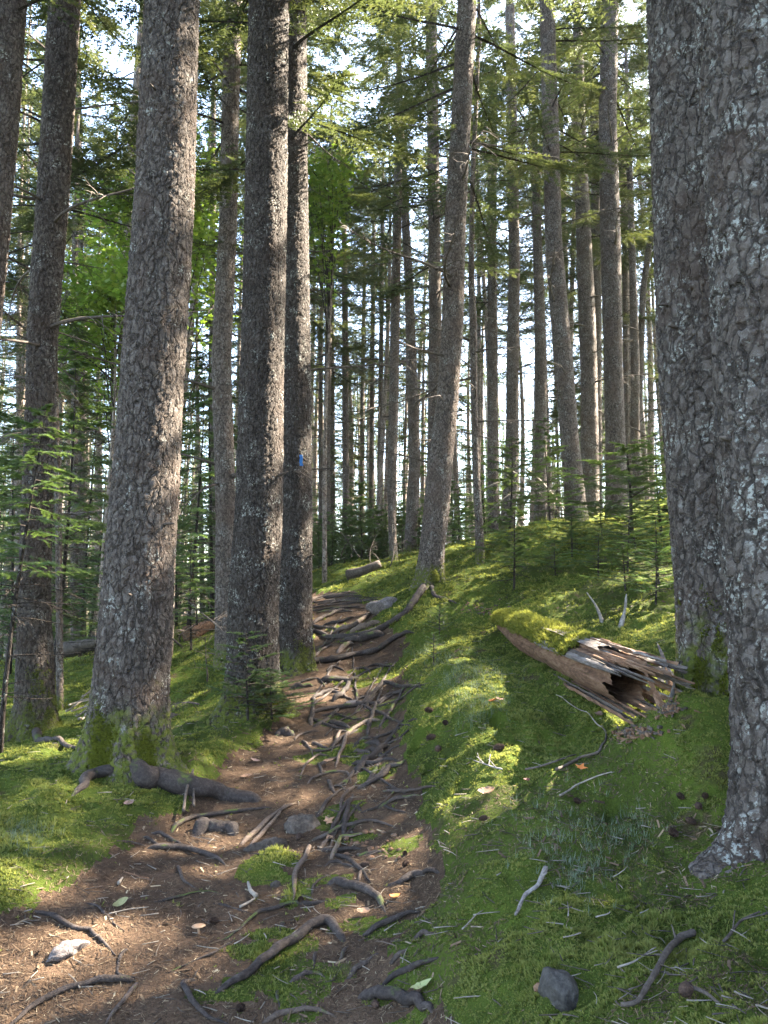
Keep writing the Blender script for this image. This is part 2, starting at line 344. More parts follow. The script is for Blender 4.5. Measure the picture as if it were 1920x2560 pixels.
def moss_material(name, cols, trans):
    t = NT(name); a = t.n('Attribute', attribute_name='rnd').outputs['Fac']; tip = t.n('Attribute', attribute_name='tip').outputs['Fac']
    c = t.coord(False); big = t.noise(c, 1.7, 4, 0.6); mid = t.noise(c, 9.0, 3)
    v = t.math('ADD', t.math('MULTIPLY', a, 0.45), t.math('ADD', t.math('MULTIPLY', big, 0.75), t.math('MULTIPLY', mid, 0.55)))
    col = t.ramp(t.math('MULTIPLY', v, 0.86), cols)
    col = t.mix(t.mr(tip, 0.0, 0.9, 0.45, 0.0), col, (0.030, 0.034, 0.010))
    d = t.n('BsdfDiffuse'); t.L(col, d.inputs[0]); tr = t.n('BsdfTranslucent'); t.L(t.mix(.45, col, (.33, .34, .05)) if trans > .31 else col, tr.inputs[0])
    ms = t.n('MixShader'); ms.inputs[0].default_value = trans; t.L(d.outputs[0], ms.inputs[1]); t.L(tr.outputs[0], ms.inputs[2]); t.L(ms.outputs[0], t.out.inputs[0]); return t.m
M['moss'] = moss_material('moss_blades', [(0.30, (0.085, 0.060, 0.030)), (0.41, (0.090, 0.082, 0.028)), (0.51, (0.095, 0.122, 0.032)), (0.63, (0.140, 0.180, 0.044)), (0.82, (0.24, 0.25, 0.08))], 0.5)
M['moss_dark'] = moss_material('moss_on_wood', [(0.30, (0.040, 0.042, 0.010)), (0.5, (0.070, 0.082, 0.014)), (0.65, (0.10, 0.115, 0.018)), (0.82, (0.15, 0.16, 0.025))], 0.3)
M['moss_pale'] = moss_material('moss_on_log', [(0.30, (0.075, 0.075, 0.020)), (0.5, (0.125, 0.135, 0.025)), (0.65, (0.17, 0.18, 0.035)), (0.82, (0.22, 0.22, 0.05))], 0.35)
M['bluegrass'] = moss_material('grey_green_grass', [(0.3, (0.09, 0.125, 0.070)), (0.5, (0.13, 0.17, 0.105)), (0.7, (0.17, 0.21, 0.14)), (0.85, (0.21, 0.245, 0.16))], 0.3)
t = NT('litter'); a = t.n('Attribute', attribute_name='rnd').outputs['Fac']
t.bsdf(t.ramp(a, [(0.0, (0.020, 0.013, 0.009)), (0.35, (0.055, 0.036, 0.023)), (0.65, (0.105, 0.068, 0.040)), (0.88, (0.175, 0.120, 0.074)), (1.0, (0.28, 0.225, 0.15))]), 0.85, 0.2); M['litter'] = t.m
# ground soil under the moss and on the trail
t = NT('trail_soil'); c = t.coord(False)
n1 = t.noise(c, 2.2, 4); n2 = t.noise(c, 26, 5, 0.7); n3 = t.noise(c, 130, 3, 0.7)
v = t.math('ADD', t.math('MULTIPLY', n1, 0.5), t.math('ADD', t.math('MULTIPLY', n2, 0.35), t.math('MULTIPLY', n3, 0.3)))
t.bsdf(t.ramp(v, [(0.38, (0.020, 0.013, 0.009)), (0.52, (0.054, 0.033, 0.020)), (0.66, (0.098, 0.061, 0.038)), (0.85, (0.145, 0.095, 0.061))]), 0.95, 0.15, t.bump(t.math('ADD', n2, n3), 0.8, 0.012)); M['soil'] = t.m
t = NT('moss_ground'); c = t.coord(False)
n1 = t.noise(c, 1.7, 4, 0.6); n2 = t.noise(c, 34, 5, 0.75); n3 = t.noise(c, 150, 3, 0.7); n4 = t.noise(c, 3.2, 4, 0.6)
v = t.math('ADD', t.math('MULTIPLY', n1, 0.55), t.math('ADD', t.math('MULTIPLY', n2, 0.3), t.math('MULTIPLY', n3, 0.3)))
col = t.ramp(v, [(0.40, (0.035, 0.040, 0.010)), (0.55, (0.062, 0.085, 0.014)), (0.70, (0.105, 0.14, 0.02)), (0.85, (0.15, 0.17, 0.03))])
col = t.mix(t.mr(n4, 0.60, 0.70, 0, 0.8), col, t.mix(n2, (0.05, 0.032, 0.022), (0.12, 0.08, 0.05)))
t.bsdf(col, 0.95, 0.1, t.bump(t.math('ADD', n2, n3), 1.0, 0.02)); M['mossground'] = t.m
t = NT('root_wood'); c = t.coord(); n1 = t.noise(t.scale(c, (1, 1, 1)), 60, 5, 0.7); n2 = t.noise(c, 9, 3)
at_ = t.n('Attribute', attribute_name='pale', attribute_type='OBJECT').outputs['Fac']
v = t.math('ADD', t.math('MULTIPLY', n1, 0.7), t.math('MULTIPLY', n2, 0.4))
dk = t.ramp(v, [(0.38, (0.016, 0.012, 0.010)), (0.55, (0.038, 0.028, 0.024)), (0.68, (0.068, 0.053, 0.046)), (0.8, (0.115, 0.094, 0.083))])
pl = t.ramp(v, [(0.38, (0.13, 0.085, 0.06)), (0.6, (0.24, 0.17, 0.125)), (0.8, (0.36, 0.28, 0.22))])
col = t.mix(at_, dk, pl)
gm = t.n('NewGeometry'); sx = t.n('SeparateXYZ'); t.L(gm.outputs['Normal'], sx.inputs[0])
mz = t.math('MULTIPLY', t.mr(sx.outputs[2], 0.1, 0.7), t.mr(t.noise(c, 6, 4, 0.6), 0.58, 0.66)); col = t.mix(t.math('MULTIPLY', mz, 0.8), col, (0.075, 0.10, 0.018))
t.bsdf(col, 0.8, 0.25, t.bump(n1, 1.0, 0.008)); M['root'] = t.m
def simple(name, stops, scale=30, rough=0.85, bump=0.006, stretch=(1, 1, 1), spec=0.25, turn=0.0):
    t = NT(name); c = t.coord()
    if turn:
        vr = t.n('VectorRotate'); vr.rotation_type = 'Z_AXIS'; t.L(c, vr.inputs['Vector']); vr.inputs['Angle'].default_value = turn; c = vr.outputs[0]
    c = t.scale(c, stretch); n = t.noise(c, scale, 5, 0.7); n2 = t.noise(c, scale * 0.2, 3)
    t.bsdf(t.ramp(t.math('ADD', t.math('MULTIPLY', n, 0.65), t.math('MULTIPLY', n2, 0.35)), stops), rough, spec, t.bump(n, 1.0, bump)); return t.m
M['granite'] = simple('pale_granite', [(0.36, (0.06, 0.048, 0.045)), (0.5, (0.145, 0.122, 0.115)), (0.64, (0.26, 0.228, 0.215))], 90, 0.9, 0.01)
M['stone'] = simple('grey_stone', [(0.36, (0.034, 0.026, 0.020)), (0.5, (0.070, 0.055, 0.044)), (0.66, (0.13, 0.106, 0.088))], 45, 0.9, 0.012)
M['darkstone'] = simple('dark_stone', [(0.36, (0.024, 0.021, 0.018)), (0.5, (0.052, 0.046, 0.040)), (0.66, (0.105, 0.094, 0.083))], 50, 0.85, 0.01)
M['deadwood'] = simple('grey_dead_wood', [(0.36, (0.10, 0.085, 0.075)), (0.5, (0.22, 0.195, 0.175)), (0.66, (0.36, 0.33, 0.30))], 40, 0.85, 0.006)
M['twig'] = simple('brown_twig', [(0.36, (0.035, 0.026, 0.020)), (0.5, (0.075, 0.058, 0.047)), (0.66, (0.13, 0.105, 0.085))], 40, 0.85, 0.003)
M['paletwig'] = simple('pale_dry_twig', [(0.36, (0.14, 0.115, 0.09)), (0.5, (0.22, 0.185, 0.15)), (0.66, (0.32, 0.28, 0.23))], 30, 0.85, 0.003)
M['rotwood'] = simple('rotten_red_wood', [(0.36, (0.060, 0.030, 0.018)), (0.5, (0.16, 0.088, 0.052)), (0.66, (0.28, 0.18, 0.115))], 40, 0.9, 0.014, (.10, 1, 1), .25, R(77))
M['greywood'] = simple('weathered_split_wood', [(0.34, (0.055, 0.043, 0.037)), (0.5, (0.145, 0.122, 0.108)), (0.66, (0.27, 0.245, 0.23))], 48, 0.85, 0.014, (.08, 1, 1), .25, R(77))
M['blue'] = simple('blue_paint', [(0.36, (0.010, 0.08, 0.24)), (0.5, (0.016, 0.11, 0.32)), (0.66, (0.04, 0.16, 0.40))], 60, 0.6, 0.004)
M['cone'] = simple('cone_scales', [(0.36, (0.020, 0.012, 0.009)), (0.5, (0.055, 0.032, 0.022)), (0.66, (0.11, 0.066, 0.045))], 120, 0.8, 0.004)
def leafmat(name, a, b):
    t = NT(name); c = t.coord(); col = t.mix(t.noise(c, 30, 4), a, b)
    d = t.n('BsdfPrincipled'); t.L(col, d.inputs['Base Color']); d.inputs['Roughness'].default_value = 0.6
    t.L(d.outputs[0], t.out.inputs[0]); return t.m
M['leaf_tan'] = leafmat('tan_leaf', (0.15, 0.075, 0.040), (0.30, 0.175, 0.10)); M['leaf_orange'] = leafmat('orange_leaf', (0.40, 0.10, 0.02), (0.62, 0.22, 0.05))
M['leaf_olive'] = leafmat('olive_leaf', (0.14, 0.13, 0.05), (0.24, 0.22, 0.09)); M['leaf_red'] = leafmat('dark_red_leaf', (0.11, 0.035, 0.025), (0.2, 0.07, 0.045))
M['leaf_green'] = leafmat('half_green_leaf', (0.34, 0.22, 0.10), (0.20, 0.34, 0.13)); M['leaf_pink'] = leafmat('pinkish_leaf', (0.18, 0.10, 0.08), (0.26, 0.165, 0.125))
M['mushroom'] = leafmat('tan_mushroom', (0.26, 0.145, 0.075), (0.36, 0.23, 0.14))

# ------------------------------------------------------------------ ground and trail
def axis(lo, hi, a, b, st, g):
    c = list(np.arange(a, b, st)); s = st; x = b
    while x < hi: c.append(x); s *= g; x += s
    c.append(hi); s = st; x = a - st; l = []
    while x > lo: l.append(x); s *= g; x -= s
    l.append(lo); return np.array(l[::-1] + c)
gx = axis(-160, 160, -3.2, 3.6, 0.022, 1.05); gy = axis(-12, 200, 2.2, 8.5, 0.022, 1.03)
X, Y = np.meshgrid(gx, gy); Z = height(X, Y)
MO = mossy(X, Y)
nx, ny = len(gx), len(gy)
GV = np.c_[X.ravel(), Y.ravel(), Z.ravel()]
ii = (np.arange(ny - 1)[:, None] * nx + np.arange(nx - 1)[None]).ravel()
GF = np.stack([ii, ii + 1, ii + nx + 1, ii + nx], -1)
fm = MO.ravel()[GF].mean(1)
def submesh(name, F_, mat):
    u, inv = np.unique(F_, return_inverse=True)
    return mesh_np(name, GV[u], inv.reshape(F_.shape), [mat])
tag(link('ground', submesh('ground', GF[fm >= 0.5], M['mossground'])), 'green moss covered forest floor rising to the right of the trail', None, None, 'structure')
tag(link('trail', submesh('trail', GF[fm < 0.5], M['soil'])), 'narrow brown needle covered footpath climbing between the spruces', None, None, 'structure')

# ------------------------------------------------------------------ moss, litter and grass (uncountable)
def blades(P, N, length, width, nb, lean=0.9, seed=1, curl=0.0):
    r = np.random.default_rng(seed); n = len(P)
    ph = r.uniform(0, 2 * np.pi, (n, nb)); ln = length[:, None] * r.uniform(0.6, 1.25, (n, nb)); le = r.uniform(0.15, lean, (n, nb))
    a = np.cross(N, np.array([0.31, 0.95, 0.0])); a /= np.linalg.norm(a, axis=1)[:, None] + 1e-9; b = np.cross(N, a)
    tg = np.cos(ph)[..., None] * a[:, None] + np.sin(ph)[..., None] * b[:, None]
    sd = -np.sin(ph)[..., None] * a[:, None] + np.cos(ph)[..., None] * b[:, None]
    d = np.cos(le)[..., None] * N[:, None] + np.sin(le)[..., None] * tg
    o = P[:, None] + tg * (ln * 0.12)[..., None]
    w_ = (width[:, None] * r.uniform(0.7, 1.3, (n, nb)))[..., None]
    v0 = o - sd * w_ * 0.5; v1 = o + sd * w_ * 0.5; v2 = o + d * ln[..., None]
    V = np.stack([v0, v1, v2], 2).reshape(-1, 3); Fc = np.arange(len(V)).reshape(-1, 3)
    rd = np.repeat(r.uniform(0, 1, n), nb * 3); tip = np.tile([0, 0, 1.0], n * nb)
    return V, Fc, rd, tip
def normals(x, y, e=0.02):
    dx = (height(x + e, y) - height(x - e, y)) / (2 * e); dy = (height(x, y + e) - height(x, y - e)) / (2 * e)
    n = np.c_[-dx, -dy, np.ones_like(dx)]; return n / np.linalg.norm(n, axis=1)[:, None]
def fan(n, d0, d1, half, seed):   # more points close by, where single stems can be seen
    r = np.random.default_rng(seed); d = d0 * (d1 / d0) ** r.uniform(0, 1, n); a = r.uniform(-half, half, n)
    return d * np.sin(a), d * np.cos(a)
x, y = fan(330000, 1.7, 20, 0.72, 11)
m = mossy(x, y); k = m + 0.25 * np.random.default_rng(5).normal(0, 1, len(x)) > 0.62
n4 = fbm(x * 1.6, y * 1.6, 61, 4); k &= (n4 < 0.11) | (np.random.default_rng(6).uniform(0, 1, len(x)) < 0.18)
x, y = x[k], y[k]; dist = np.hypot(x, y)
P = np.c_[x, y, height(x, y) - 0.002]; N = normals(x, y)
lush = (0.6 + 0.9 * np.clip(fbm(x * 2.3, y * 2.3, 71, 3) + 0.35, 0, 1)) * (0.55 + 1.5 * np.clip(fbm(x * 14, y * 14, 73, 2) + 0.35, 0, 1))
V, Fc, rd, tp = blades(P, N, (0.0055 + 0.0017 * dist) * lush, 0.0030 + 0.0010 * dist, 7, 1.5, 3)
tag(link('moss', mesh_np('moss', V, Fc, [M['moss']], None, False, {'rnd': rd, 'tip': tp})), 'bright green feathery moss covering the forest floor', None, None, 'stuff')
x, y = fan(330000, 1.7, 13, 0.72, 12)
m = mossy(x, y); k = (m < 0.5) | (np.random.default_rng(8).uniform(0, 1, len(x)) < np.where(fbm(x * 1.6, y * 1.6, 61, 4) > .10, .6, .02))
x, y = x[k], y[k]; n = len(x); dist = np.hypot(x, y); r = np.random.default_rng(9)
P = np.c_[x, y, height(x, y) + 0.001 + 0.006 * r.uniform(0, 1, n)]; N = normals(x, y)
big = r.uniform(0, 1, n) < 0.018
ln = np.where(big, r.uniform(0.015, 0.05, n), r.uniform(0.008, 0.022, n)) * (0.75 + 0.10 * dist); wd = np.where(big, r.uniform(0.003, 0.009, n), r.uniform(0.0010, 0.0024, n)) * (0.65 + 0.13 * dist)
ph = r.uniform(0, 2 * np.pi, n); a = np.cross(N, [0.3, 0.95, 0]); a /= np.linalg.norm(a, axis=1)[:, None]; b = np.cross(N, a)
dr = np.cos(ph)[:, None] * a + np.sin(ph)[:, None] * b + N * r.normal(0, 0.22, n)[:, None]; sd = np.cross(N, dr) + N * r.normal(0, 0.3, n)[:, None]
c0 = P - dr * ln[:, None] / 2; c1 = P + dr * ln[:, None] / 2
V = np.stack([c0 - sd * wd[:, None] / 2, c0 + sd * wd[:, None] / 2, c1 + sd * wd[:, None] / 2, c1 - sd * wd[:, None] / 2], 1).reshape(-1, 3)
tag(link('needle_litter', mesh_np('needle_litter', V, np.arange(len(V)).reshape(-1, 4), [M['litter']], None, False, {'rnd': np.repeat(np.clip(r.normal(0.5, 0.24, n) + 0.12 * big, 0, 1), 4)})), 'brown fallen needles and bark chips lying on the trail', None, None, 'stuff')
r = np.random.default_rng(77); x, y = fan(2600, 2.0, 11, 0.6, 13); parts = []
for xi, yi, zi in zip(x, y, height(x, y)):
    l_ = r.uniform(.02, .10); a = r.uniform(0, 6.28); d = np.array([math.cos(a), math.sin(a), r.uniform(-.15, .25)]); q = np.linspace(-.5, .5, 4)[:, None]
    Pz = np.array([xi, yi, zi + .012]) + d * l_ * q + np.array([-d[1], d[0], 0]) * l_ * r.uniform(-.25, .25) * q ** 2
    parts.append((*tube(Pz, np.linspace(.0018, .0009, 4) * r.uniform(.7, 1.8), 3, 0, 0), 0 if r.uniform() < .6 else 1))
V, Fs, mi = join(parts); tag(link('fallen_twigs', mesh_np('fallen_twigs', V, Fs, [M['twig'], M['paletwig']], mi)), 'small fallen twigs strewn over moss and trail', None, None, 'stuff')
def grass_patch(cx, cy, rx, ry, n, ln, seed):
    r = np.random.default_rng(seed); px = r.normal(cx, rx, n); py = r.normal(cy, ry, n)
    pts = np.array([G(a_, b_) for a_, b_ in zip(px, py)]); return pts, np.full(n, ln)
gp = [grass_patch(1560, 2090, 60, 40, 110, 0.042, 1), grass_patch(1440, 2190, 40, 40, 80, 0.04, 2), grass_patch(1160, 1690, 45, 30, 150, 0.07, 3), grass_patch(1210, 1760, 40, 35, 120, 0.06, 4), grass_patch(70, 2095, 35, 25, 60, 0.05, 5), grass_patch(1380, 2085, 60, 50, 70, 0.05, 6), grass_patch(1090, 1640, 40, 20, 60, 0.07, 7)]
P = np.vstack([p for p, l in gp]); ln = np.concatenate([l for p, l in gp]); N = np.tile([0, 0, 1.0], (len(P), 1))
V, Fc, rd, tp = blades(P, N, ln, np.full(len(P), 0.0019), 6, 1.15, 17)
tag(link('pale_grass', mesh_np('pale_grass', V, Fc, [M['bluegrass']], None, False, {'rnd': rd, 'tip': np.maximum(tp, .6)})), 'pale grey green wispy grass growing through the moss', None, None, 'stuff')
# ------------------------------------------------------------------ conifer foliage and twigs
def needles(p0, dr, ln, K, nl, nw, seed, sag=0.2, up=0.25):
    r = np.random.default_rng(seed); n = len(p0)
    t = (np.arange(K) + 0.5)[None] / K + r.uniform(-.4, .4, (n, K)) / K; t = np.clip(t, 0, 1)
    pos = p0[:, None] + dr[:, None] * (ln[:, None] * t)[..., None]; pos[..., 2] -= sag * ln[:, None] * t * t
    side = np.cross(dr, [0, 0, 1.0]); side /= np.linalg.norm(side, axis=1)[:, None] + 1e-9
    out = []
    for s in (-1, 1, 0):
        u_ = r.uniform(-.15, up, (n, K))[..., None] if s else r.uniform(.2, .8, (n, K))[..., None] * np.where(r.uniform(0, 1, (n, K)) < .5, 1, -.5)[..., None]
        nd = dr[:, None] * r.uniform(.45, .9, (n, K))[..., None] + side[:, None] * s * r.uniform(.6, .95, (n, K))[..., None] + np.array([0, 0, 1.0]) * u_
        L_ = (nl * r.uniform(.7, 1.2, (n, K)) * (1.05 - .35 * t))[..., None]
        a = pos - dr[:, None] * nw / 2; b = pos + dr[:, None] * nw / 2; c = pos + nd * L_
        out.append(np.stack([a, b, c], 2).reshape(-1, 3))
    V = np.vstack(out); rd = np.clip(r.uniform(0, .75, n)[:, None] + .30 * t + r.uniform(-.1, .1, (n, K)), 0, 1)
    return V, np.arange(len(V)).reshape(-1, 3), np.tile(np.repeat(rd.ravel(), 3), 3)
def conifer(zs, Ls, seed, ntw=26, twl=.34, K=9, nl=.05, nw=.014, droop=.35, lift=.10, upturn=.25, wood=.012, az=None, flat=.25, sag=.2, bare=.22):
    """foliage of a conifer: one branch per (height, length); returns joined arrays"""
    r = np.random.default_rng(seed); parts = []; P0 = []; D = []; LN = []
    for i, (z, L_) in enumerate(zip(zs, Ls)):
        a = r.uniform(0, 2 * np.pi) if az is None else az[i]
        t = np.linspace(0, 1, 7); h_ = np.array([math.cos(a), math.sin(a), 0]); sd = np.array([-math.sin(a), math.cos(a), 0])
        l_ = lift + r.uniform(-.12, .12); dp = droop * r.uniform(.6, 1.3); bend = r.uniform(-.15, .15)
        B = h_ * (L_ * t)[:, None] + sd * (bend * L_ * t * t)[:, None]; B[:, 2] = z + L_ * (l_ * t - dp * t ** 1.4 + upturn * t ** 3)
        v, f = tube(B, np.linspace(wood * max(L_, .5), .0022, 7), 3, 0, 0); parts.append((v, f, 1))
        m = max(4, int(ntw * (L_ / max(Ls)) ** .7))
        tt = bare + (1 - bare) * (np.arange(m) + r.uniform(0, 1, m)) / m
        pos = np.stack([np.interp(tt, t, B[:, k]) for k in range(3)], -1); tg = np.gradient(B, axis=0); tg /= np.linalg.norm(tg, axis=1)[:, None]
        dv = np.stack([np.interp(tt, t, tg[:, k]) for k in range(3)], -1); sgn = np.where(np.arange(m) % 2, 1, -1)
        an = r.uniform(.6, 1.15, m)
        dr = dv * np.cos(an)[:, None] + sd * (np.sin(an) * sgn)[:, None]; dr[:, 2] += r.uniform(-flat - .1, flat * .4, m); dr /= np.linalg.norm(dr, axis=1)[:, None]
        P0.append(pos); D.append(dr); LN.append(twl * L_ ** .5 * (1.15 - .7 * tt) * r.uniform(.6, 1.2, m))
        P0.append(pos[-1:]); D.append(dv[-1:]); LN.append(np.array([twl * .6]))
        P0.append(B[3:6]); D.append(tg[3:6]); LN.append(np.full(3, L_ / 6))
    P0 = np.vstack(P0); D = np.vstack(D); LN = np.concatenate(LN)
    nv, nf, nr = needles(P0, D, LN, K, nl, nw, seed + 1, sag)
    V, Fs, mi = join([(nv, nf, 0)] + parts)
    return V, Fs, mi, np.r_[nr, np.zeros(len(V) - len(nv))]
def crown_mesh(i):
    r = np.random.default_rng(200 + i); nb = [58, 48, 66, 40, 54, 46][i % 6]; z0 = [6.2, 7.6, 5.4, 8.4, 6.8, 7.2][i % 6]; H = 17.5
    u = np.sort(r.uniform(0, 1, nb)) ** 0.9; zs = z0 + (H - z0) * u
    rel = 1 - u; Ls = (0.35 + 1.75 * np.minimum(1, rel * 1.5) * (0.75 + 0.25 * np.minimum(1, u * 6))) * r.uniform(.65, 1.15, nb)
    V, Fs, mi, rd = conifer(zs, Ls, 300 + i, 40, .38, 10, .066, .025, .38, .05, .2, .011)
    return mesh_np('crown', V, Fs, [M['needles'], M['bark_dark']], mi, False, {'rnd': rd})
CROWN = [crown_mesh(i) for i in range(6)]
def dead_branch_arrays(L_, seed, r0=.016):
    r = np.random.default_rng(seed); t = np.linspace(0, 1, 9); B = np.zeros((9, 3)); B[:, 0] = L_ * t; B[:, 1] = L_ * (r.uniform(-.2, .2) * t ** 2 + .03 * np.sin(5 * t + r.uniform(0, 6))); B[:, 2] = L_ * (r.uniform(-.05, .3) * t - r.uniform(.1, .5) * t ** 2 + r.uniform(0, .25) * t ** 3)
    parts = [(*tube(B, np.linspace(r0, .003, 9), 5, .2, seed), 0)]
    for k in range(int(5 + L_ * 7)):
        q = r.uniform(.2, 1); b = np.array([np.interp(q, t, B[:, j]) for j in range(3)]); s = r.choice([-1, 1]); l2 = L_ * r.uniform(.1, .34) * (1.2 - q * .7)
        d = np.array([r.uniform(.3, .9), s * r.uniform(.4, .9), r.uniform(-.7, .2)]); d /= np.linalg.norm(d); tt = np.linspace(0, 1, 4)[:, None]
        C_ = b + d * l2 * tt; C_[:, 2:] -= l2 * .3 * tt ** 2
        parts.append((*tube(C_, np.linspace(r0 * .35, .0018, 4), 3, 0, 0), 0))
        if r.uniform() < .5:
            b2 = C_[2]; d2 = d + r.normal(0, .5, 3); d2 /= np.linalg.norm(d2); parts.append((*tube(b2 + d2 * l2 * .5 * np.linspace(0, 1, 3)[:, None], np.linspace(.003, .0015, 3), 3, 0, 0), 0))
    return join(parts)
DEADB = []
for i in range(5):
    V, Fs, mi = dead_branch_arrays([1.0, 1.5, .7, 1.9, 1.2][i], 500 + i, [.013, .018, .010, .02, .014][i]); DEADB.append(mesh_np('branch', V, Fs, [M['twig']], mi))

# ------------------------------------------------------------------ the trunks one can tell apart
def put_branch(tree, ax, z, az, k, rz, sc=1.0):
    x, y, r_ = ax(z); o = link('branch', DEADB[k], tree)
    o.location = (x - tree.location.x + math.cos(az) * r_ * .7, y - tree.location.y + math.sin(az) * r_ * .7, z - tree.location.z); o.rotation_euler = (0, rz, az); o.scale = (sc, sc, sc); return o
USED = []
def spruce(pts, d, label, mat, seed, H=16.0, fine=None, flare=.45, flr=.20, crown=0, nbr=0, group='large trunks beside the trail', bz=(2.0, 6.0), lobes=5):
    A = np.array([at(px, py, d) for px, py, w_ in pts]); fwd = np.array([0, math.cos(PITCH), math.sin(PITCH)])
    rr = np.array([w_ / 2 / F * ((a - [0, 0, CAMZ]) @ fwd) for a, (_, _, w_) in zip(A, pts)])
    o = np.argsort(A[:, 2]); A = A[o]; rr = rr[o]; z0 = A[0, 2]; zt = A[-1, 2]
    sl0 = (A[min(1, len(A) - 1), 0] - A[0, 0]) / (A[min(1, len(A) - 1), 2] - z0); sl1 = (A[-1, 0] - A[-2, 0]) / (zt - A[-2, 2])
    def ax(z):
        z = np.asarray(z, float)
        x = np.interp(z, A[:, 2], A[:, 0]) + np.where(z < z0, (z - z0) * sl0, 0) + np.where(z > zt, (z - zt) * sl1 * .6, 0)
        r_ = np.interp(z, A[:, 2], rr); r_ = np.where(z > zt, rr[-1] + (0.02 - rr[-1]) * np.clip((z - zt) / (H - zt), 0, 1), r_)
        return x, np.full_like(x, d), r_
    zg = hz(float(ax(z0)[0]), d); bx = float(ax(zg)[0]); rb = float(ax(zg)[2])
    top = CAMZ + .86 * d + .4
    f_ = fine or 0.010
    zz = np.r_[np.arange(zg - .3, min(top, H - 1), f_), np.arange(min(top, H - 1), H, .3)]
    N_ = int(max(14, 2 * np.pi * rb / (f_ * .95)))
    th = np.linspace(0, 2 * np.pi, N_, endpoint=False); x, y, r_ = ax(zz)
    # smooth the axis a little
    k = max(3, int(.35 / f_)); ker = np.ones(k) / k; xs = np.convolve(np.pad(x, k // 2, 'edge'), ker, 'same')[k // 2:k // 2 + len(x)]; x = xs
    ph = random.Random(seed).uniform(0, 6.28); hgt = (zz - zg)[:, None]
    lob = .55 + .45 * np.cos(lobes * th + ph)[None] + .3 * np.cos((lobes - 2) * th + 2 * ph)[None]
    fl = flare * np.exp(-np.maximum(hgt, -.1) / flr) * lob
    big = .035 * fbm(3 * np.cos(th)[None] + 0 * hgt, 3 * np.sin(th)[None] + hgt * 1.3, 900 + seed, 3)
    rad = r_[:, None] * (1 + fl + big)
    V = np.stack([x[:, None] - bx + rad * np.cos(th), rad * np.sin(th), (zz - zg)[:, None] + 0 * rad], -1).reshape(-1, 3)
    i = np.arange(len(zz) - 1)[:, None] * N_; j = np.arange(N_)[None]; kk = (j + 1) % N_
    Fq = np.stack([i + j, i + kk, i + N_ + kk, i + N_ + j], -1).reshape(-1, 4)
    e = empty('spruce_tree', (bx, d, zg)); tag(e, label, 'tree', group)
    tr = link('trunk', mesh_np('trunk', V, Fq, [M[mat]]), e)
    if crown is not None:
        c = link('crown', CROWN[crown % 6], e); zc = 8.0; c.location = (float(ax(zg + zc)[0]) - bx, 0, 0); c.rotation_euler = (0, 0, seed * 1.7); c.scale = (1, 1, H / 17.5)
    rg = random.Random(seed * 7 + 1)
    for q in range(nbr):
        put_branch(e, ax, zg + rg.uniform(*bz), rg.uniform(0, 6.28), rg.randrange(5), rg.uniform(-.25, .35), rg.uniform(.7, 1.15))
    USED.append((bx, d)); return e, ax, zg, rb
T1 = spruce([(322,1930,196),(322,1800,178),(344,1500,164),(378,1000,146),(411,500,136),(431,0,124)], 4.9, 'thickest grey brown trunk left of the trail with a mossy foot', 'bark_near', 1, 17, .0085, .42, .17, 0)
T2 = spruce([(625,1775,128),(628,1720,124),(634,1500,117),(647,1300,112),(656,900,101),(665,500,98),(672,0,93)], 6.6, 'dark scaly trunk at the left trail edge with a small green spruce at its foot', 'bark_scaly', 2, 17, .0095, .4, .14, 1)
T3 = spruce([(734,1640,92),(734,1560,88),(735,1300,86),(734,900,80),(729,500,78),(725,0,76)], 8.0, 'dark lichen covered trunk with a blue blaze beside the upper trail', 'bark_scaly', 3, 17, .011, .42, .14, 2, 3)
TL1 = spruce([(90,1860,116),(88,1750,88),(86,1500,71),(101,1000,64),(105,850,68),(134,470,70),(162,0,69)], 7.4, 'sunlit trunk near the left edge with yellow green moss spreading from its foot', 'bark_near', 4, 17, .011, .40, .14, 3, 11)
TL0 = spruce([(-165,1800,84),(-62,1000,78),(-24,620,76),(6,280,75),(24,0,74)], 6.8, 'leaning sunlit trunk cut off by the upper left corner', 'bark_near', 5, 17, .014, .2, .2, 4, 3)
TT = spruce([(566,1640,54),(565,1300,46),(553,900,45),(558,800,44),(570,560,41),(577,235,39),(585,0,37)], 9.5, 'slim pale grey trunk behind the gap of the two dark left hand trunks', 'bark_mid', 6, 16, .013, .2, .2, 5, 12)
TA = spruce([(1814,1790,206),(1808,1600,198),(1784,1294,196),(1752,860,198),(1740,430,196),(1724,0,194)], 4.1, 'broad trunk on a moss mound behind the nearest trunk on the right', 'bark_pair', 7, 17, .0085, .42, .22, 0)
TB = spruce([(1972,2130,270),(1972,1900,252),(1962,1600,250),(1936,1200,250),(1907,500,250),(1880,0,252)], 3.1, 'nearest lichen crusted trunk filling the right edge', 'bark_nearest', 8, 17, .0075, .30, .10, 1)
TC = spruce([(1069,1480,62),(1080,1380,58),(1088,1300,60),(1101,1150,58),(1119,1000,51),(1132,800,50),(1138,550,49),(1153,300,46),(1168,0,44)], 9.8, 'leaning dark trunk on the mossy bank with roots running down to the trail', 'bark_mid', 9, 17, .0125, .45, .20, 2, 13)
C3 = spruce([(1200,1410,20),(1199,1330,17),(1191,1200,15),(1185,1000,14),(1183,800,16),(1178,700,12),(1181,450,9),(1191,250,8),(1200,0,7)], 11.0, 'thin dark spindly stem just right of the leaning middle trunk', 'bark_mid', 10, 11, .02, .2, .2, None, 12, 'slender trunks on the bank', (.8, 7))
tag(TA[0], group='pair of trunks on the right'); tag(TB[0], group='pair of trunks on the right')
mid = 'trunks standing on the mossy rise'
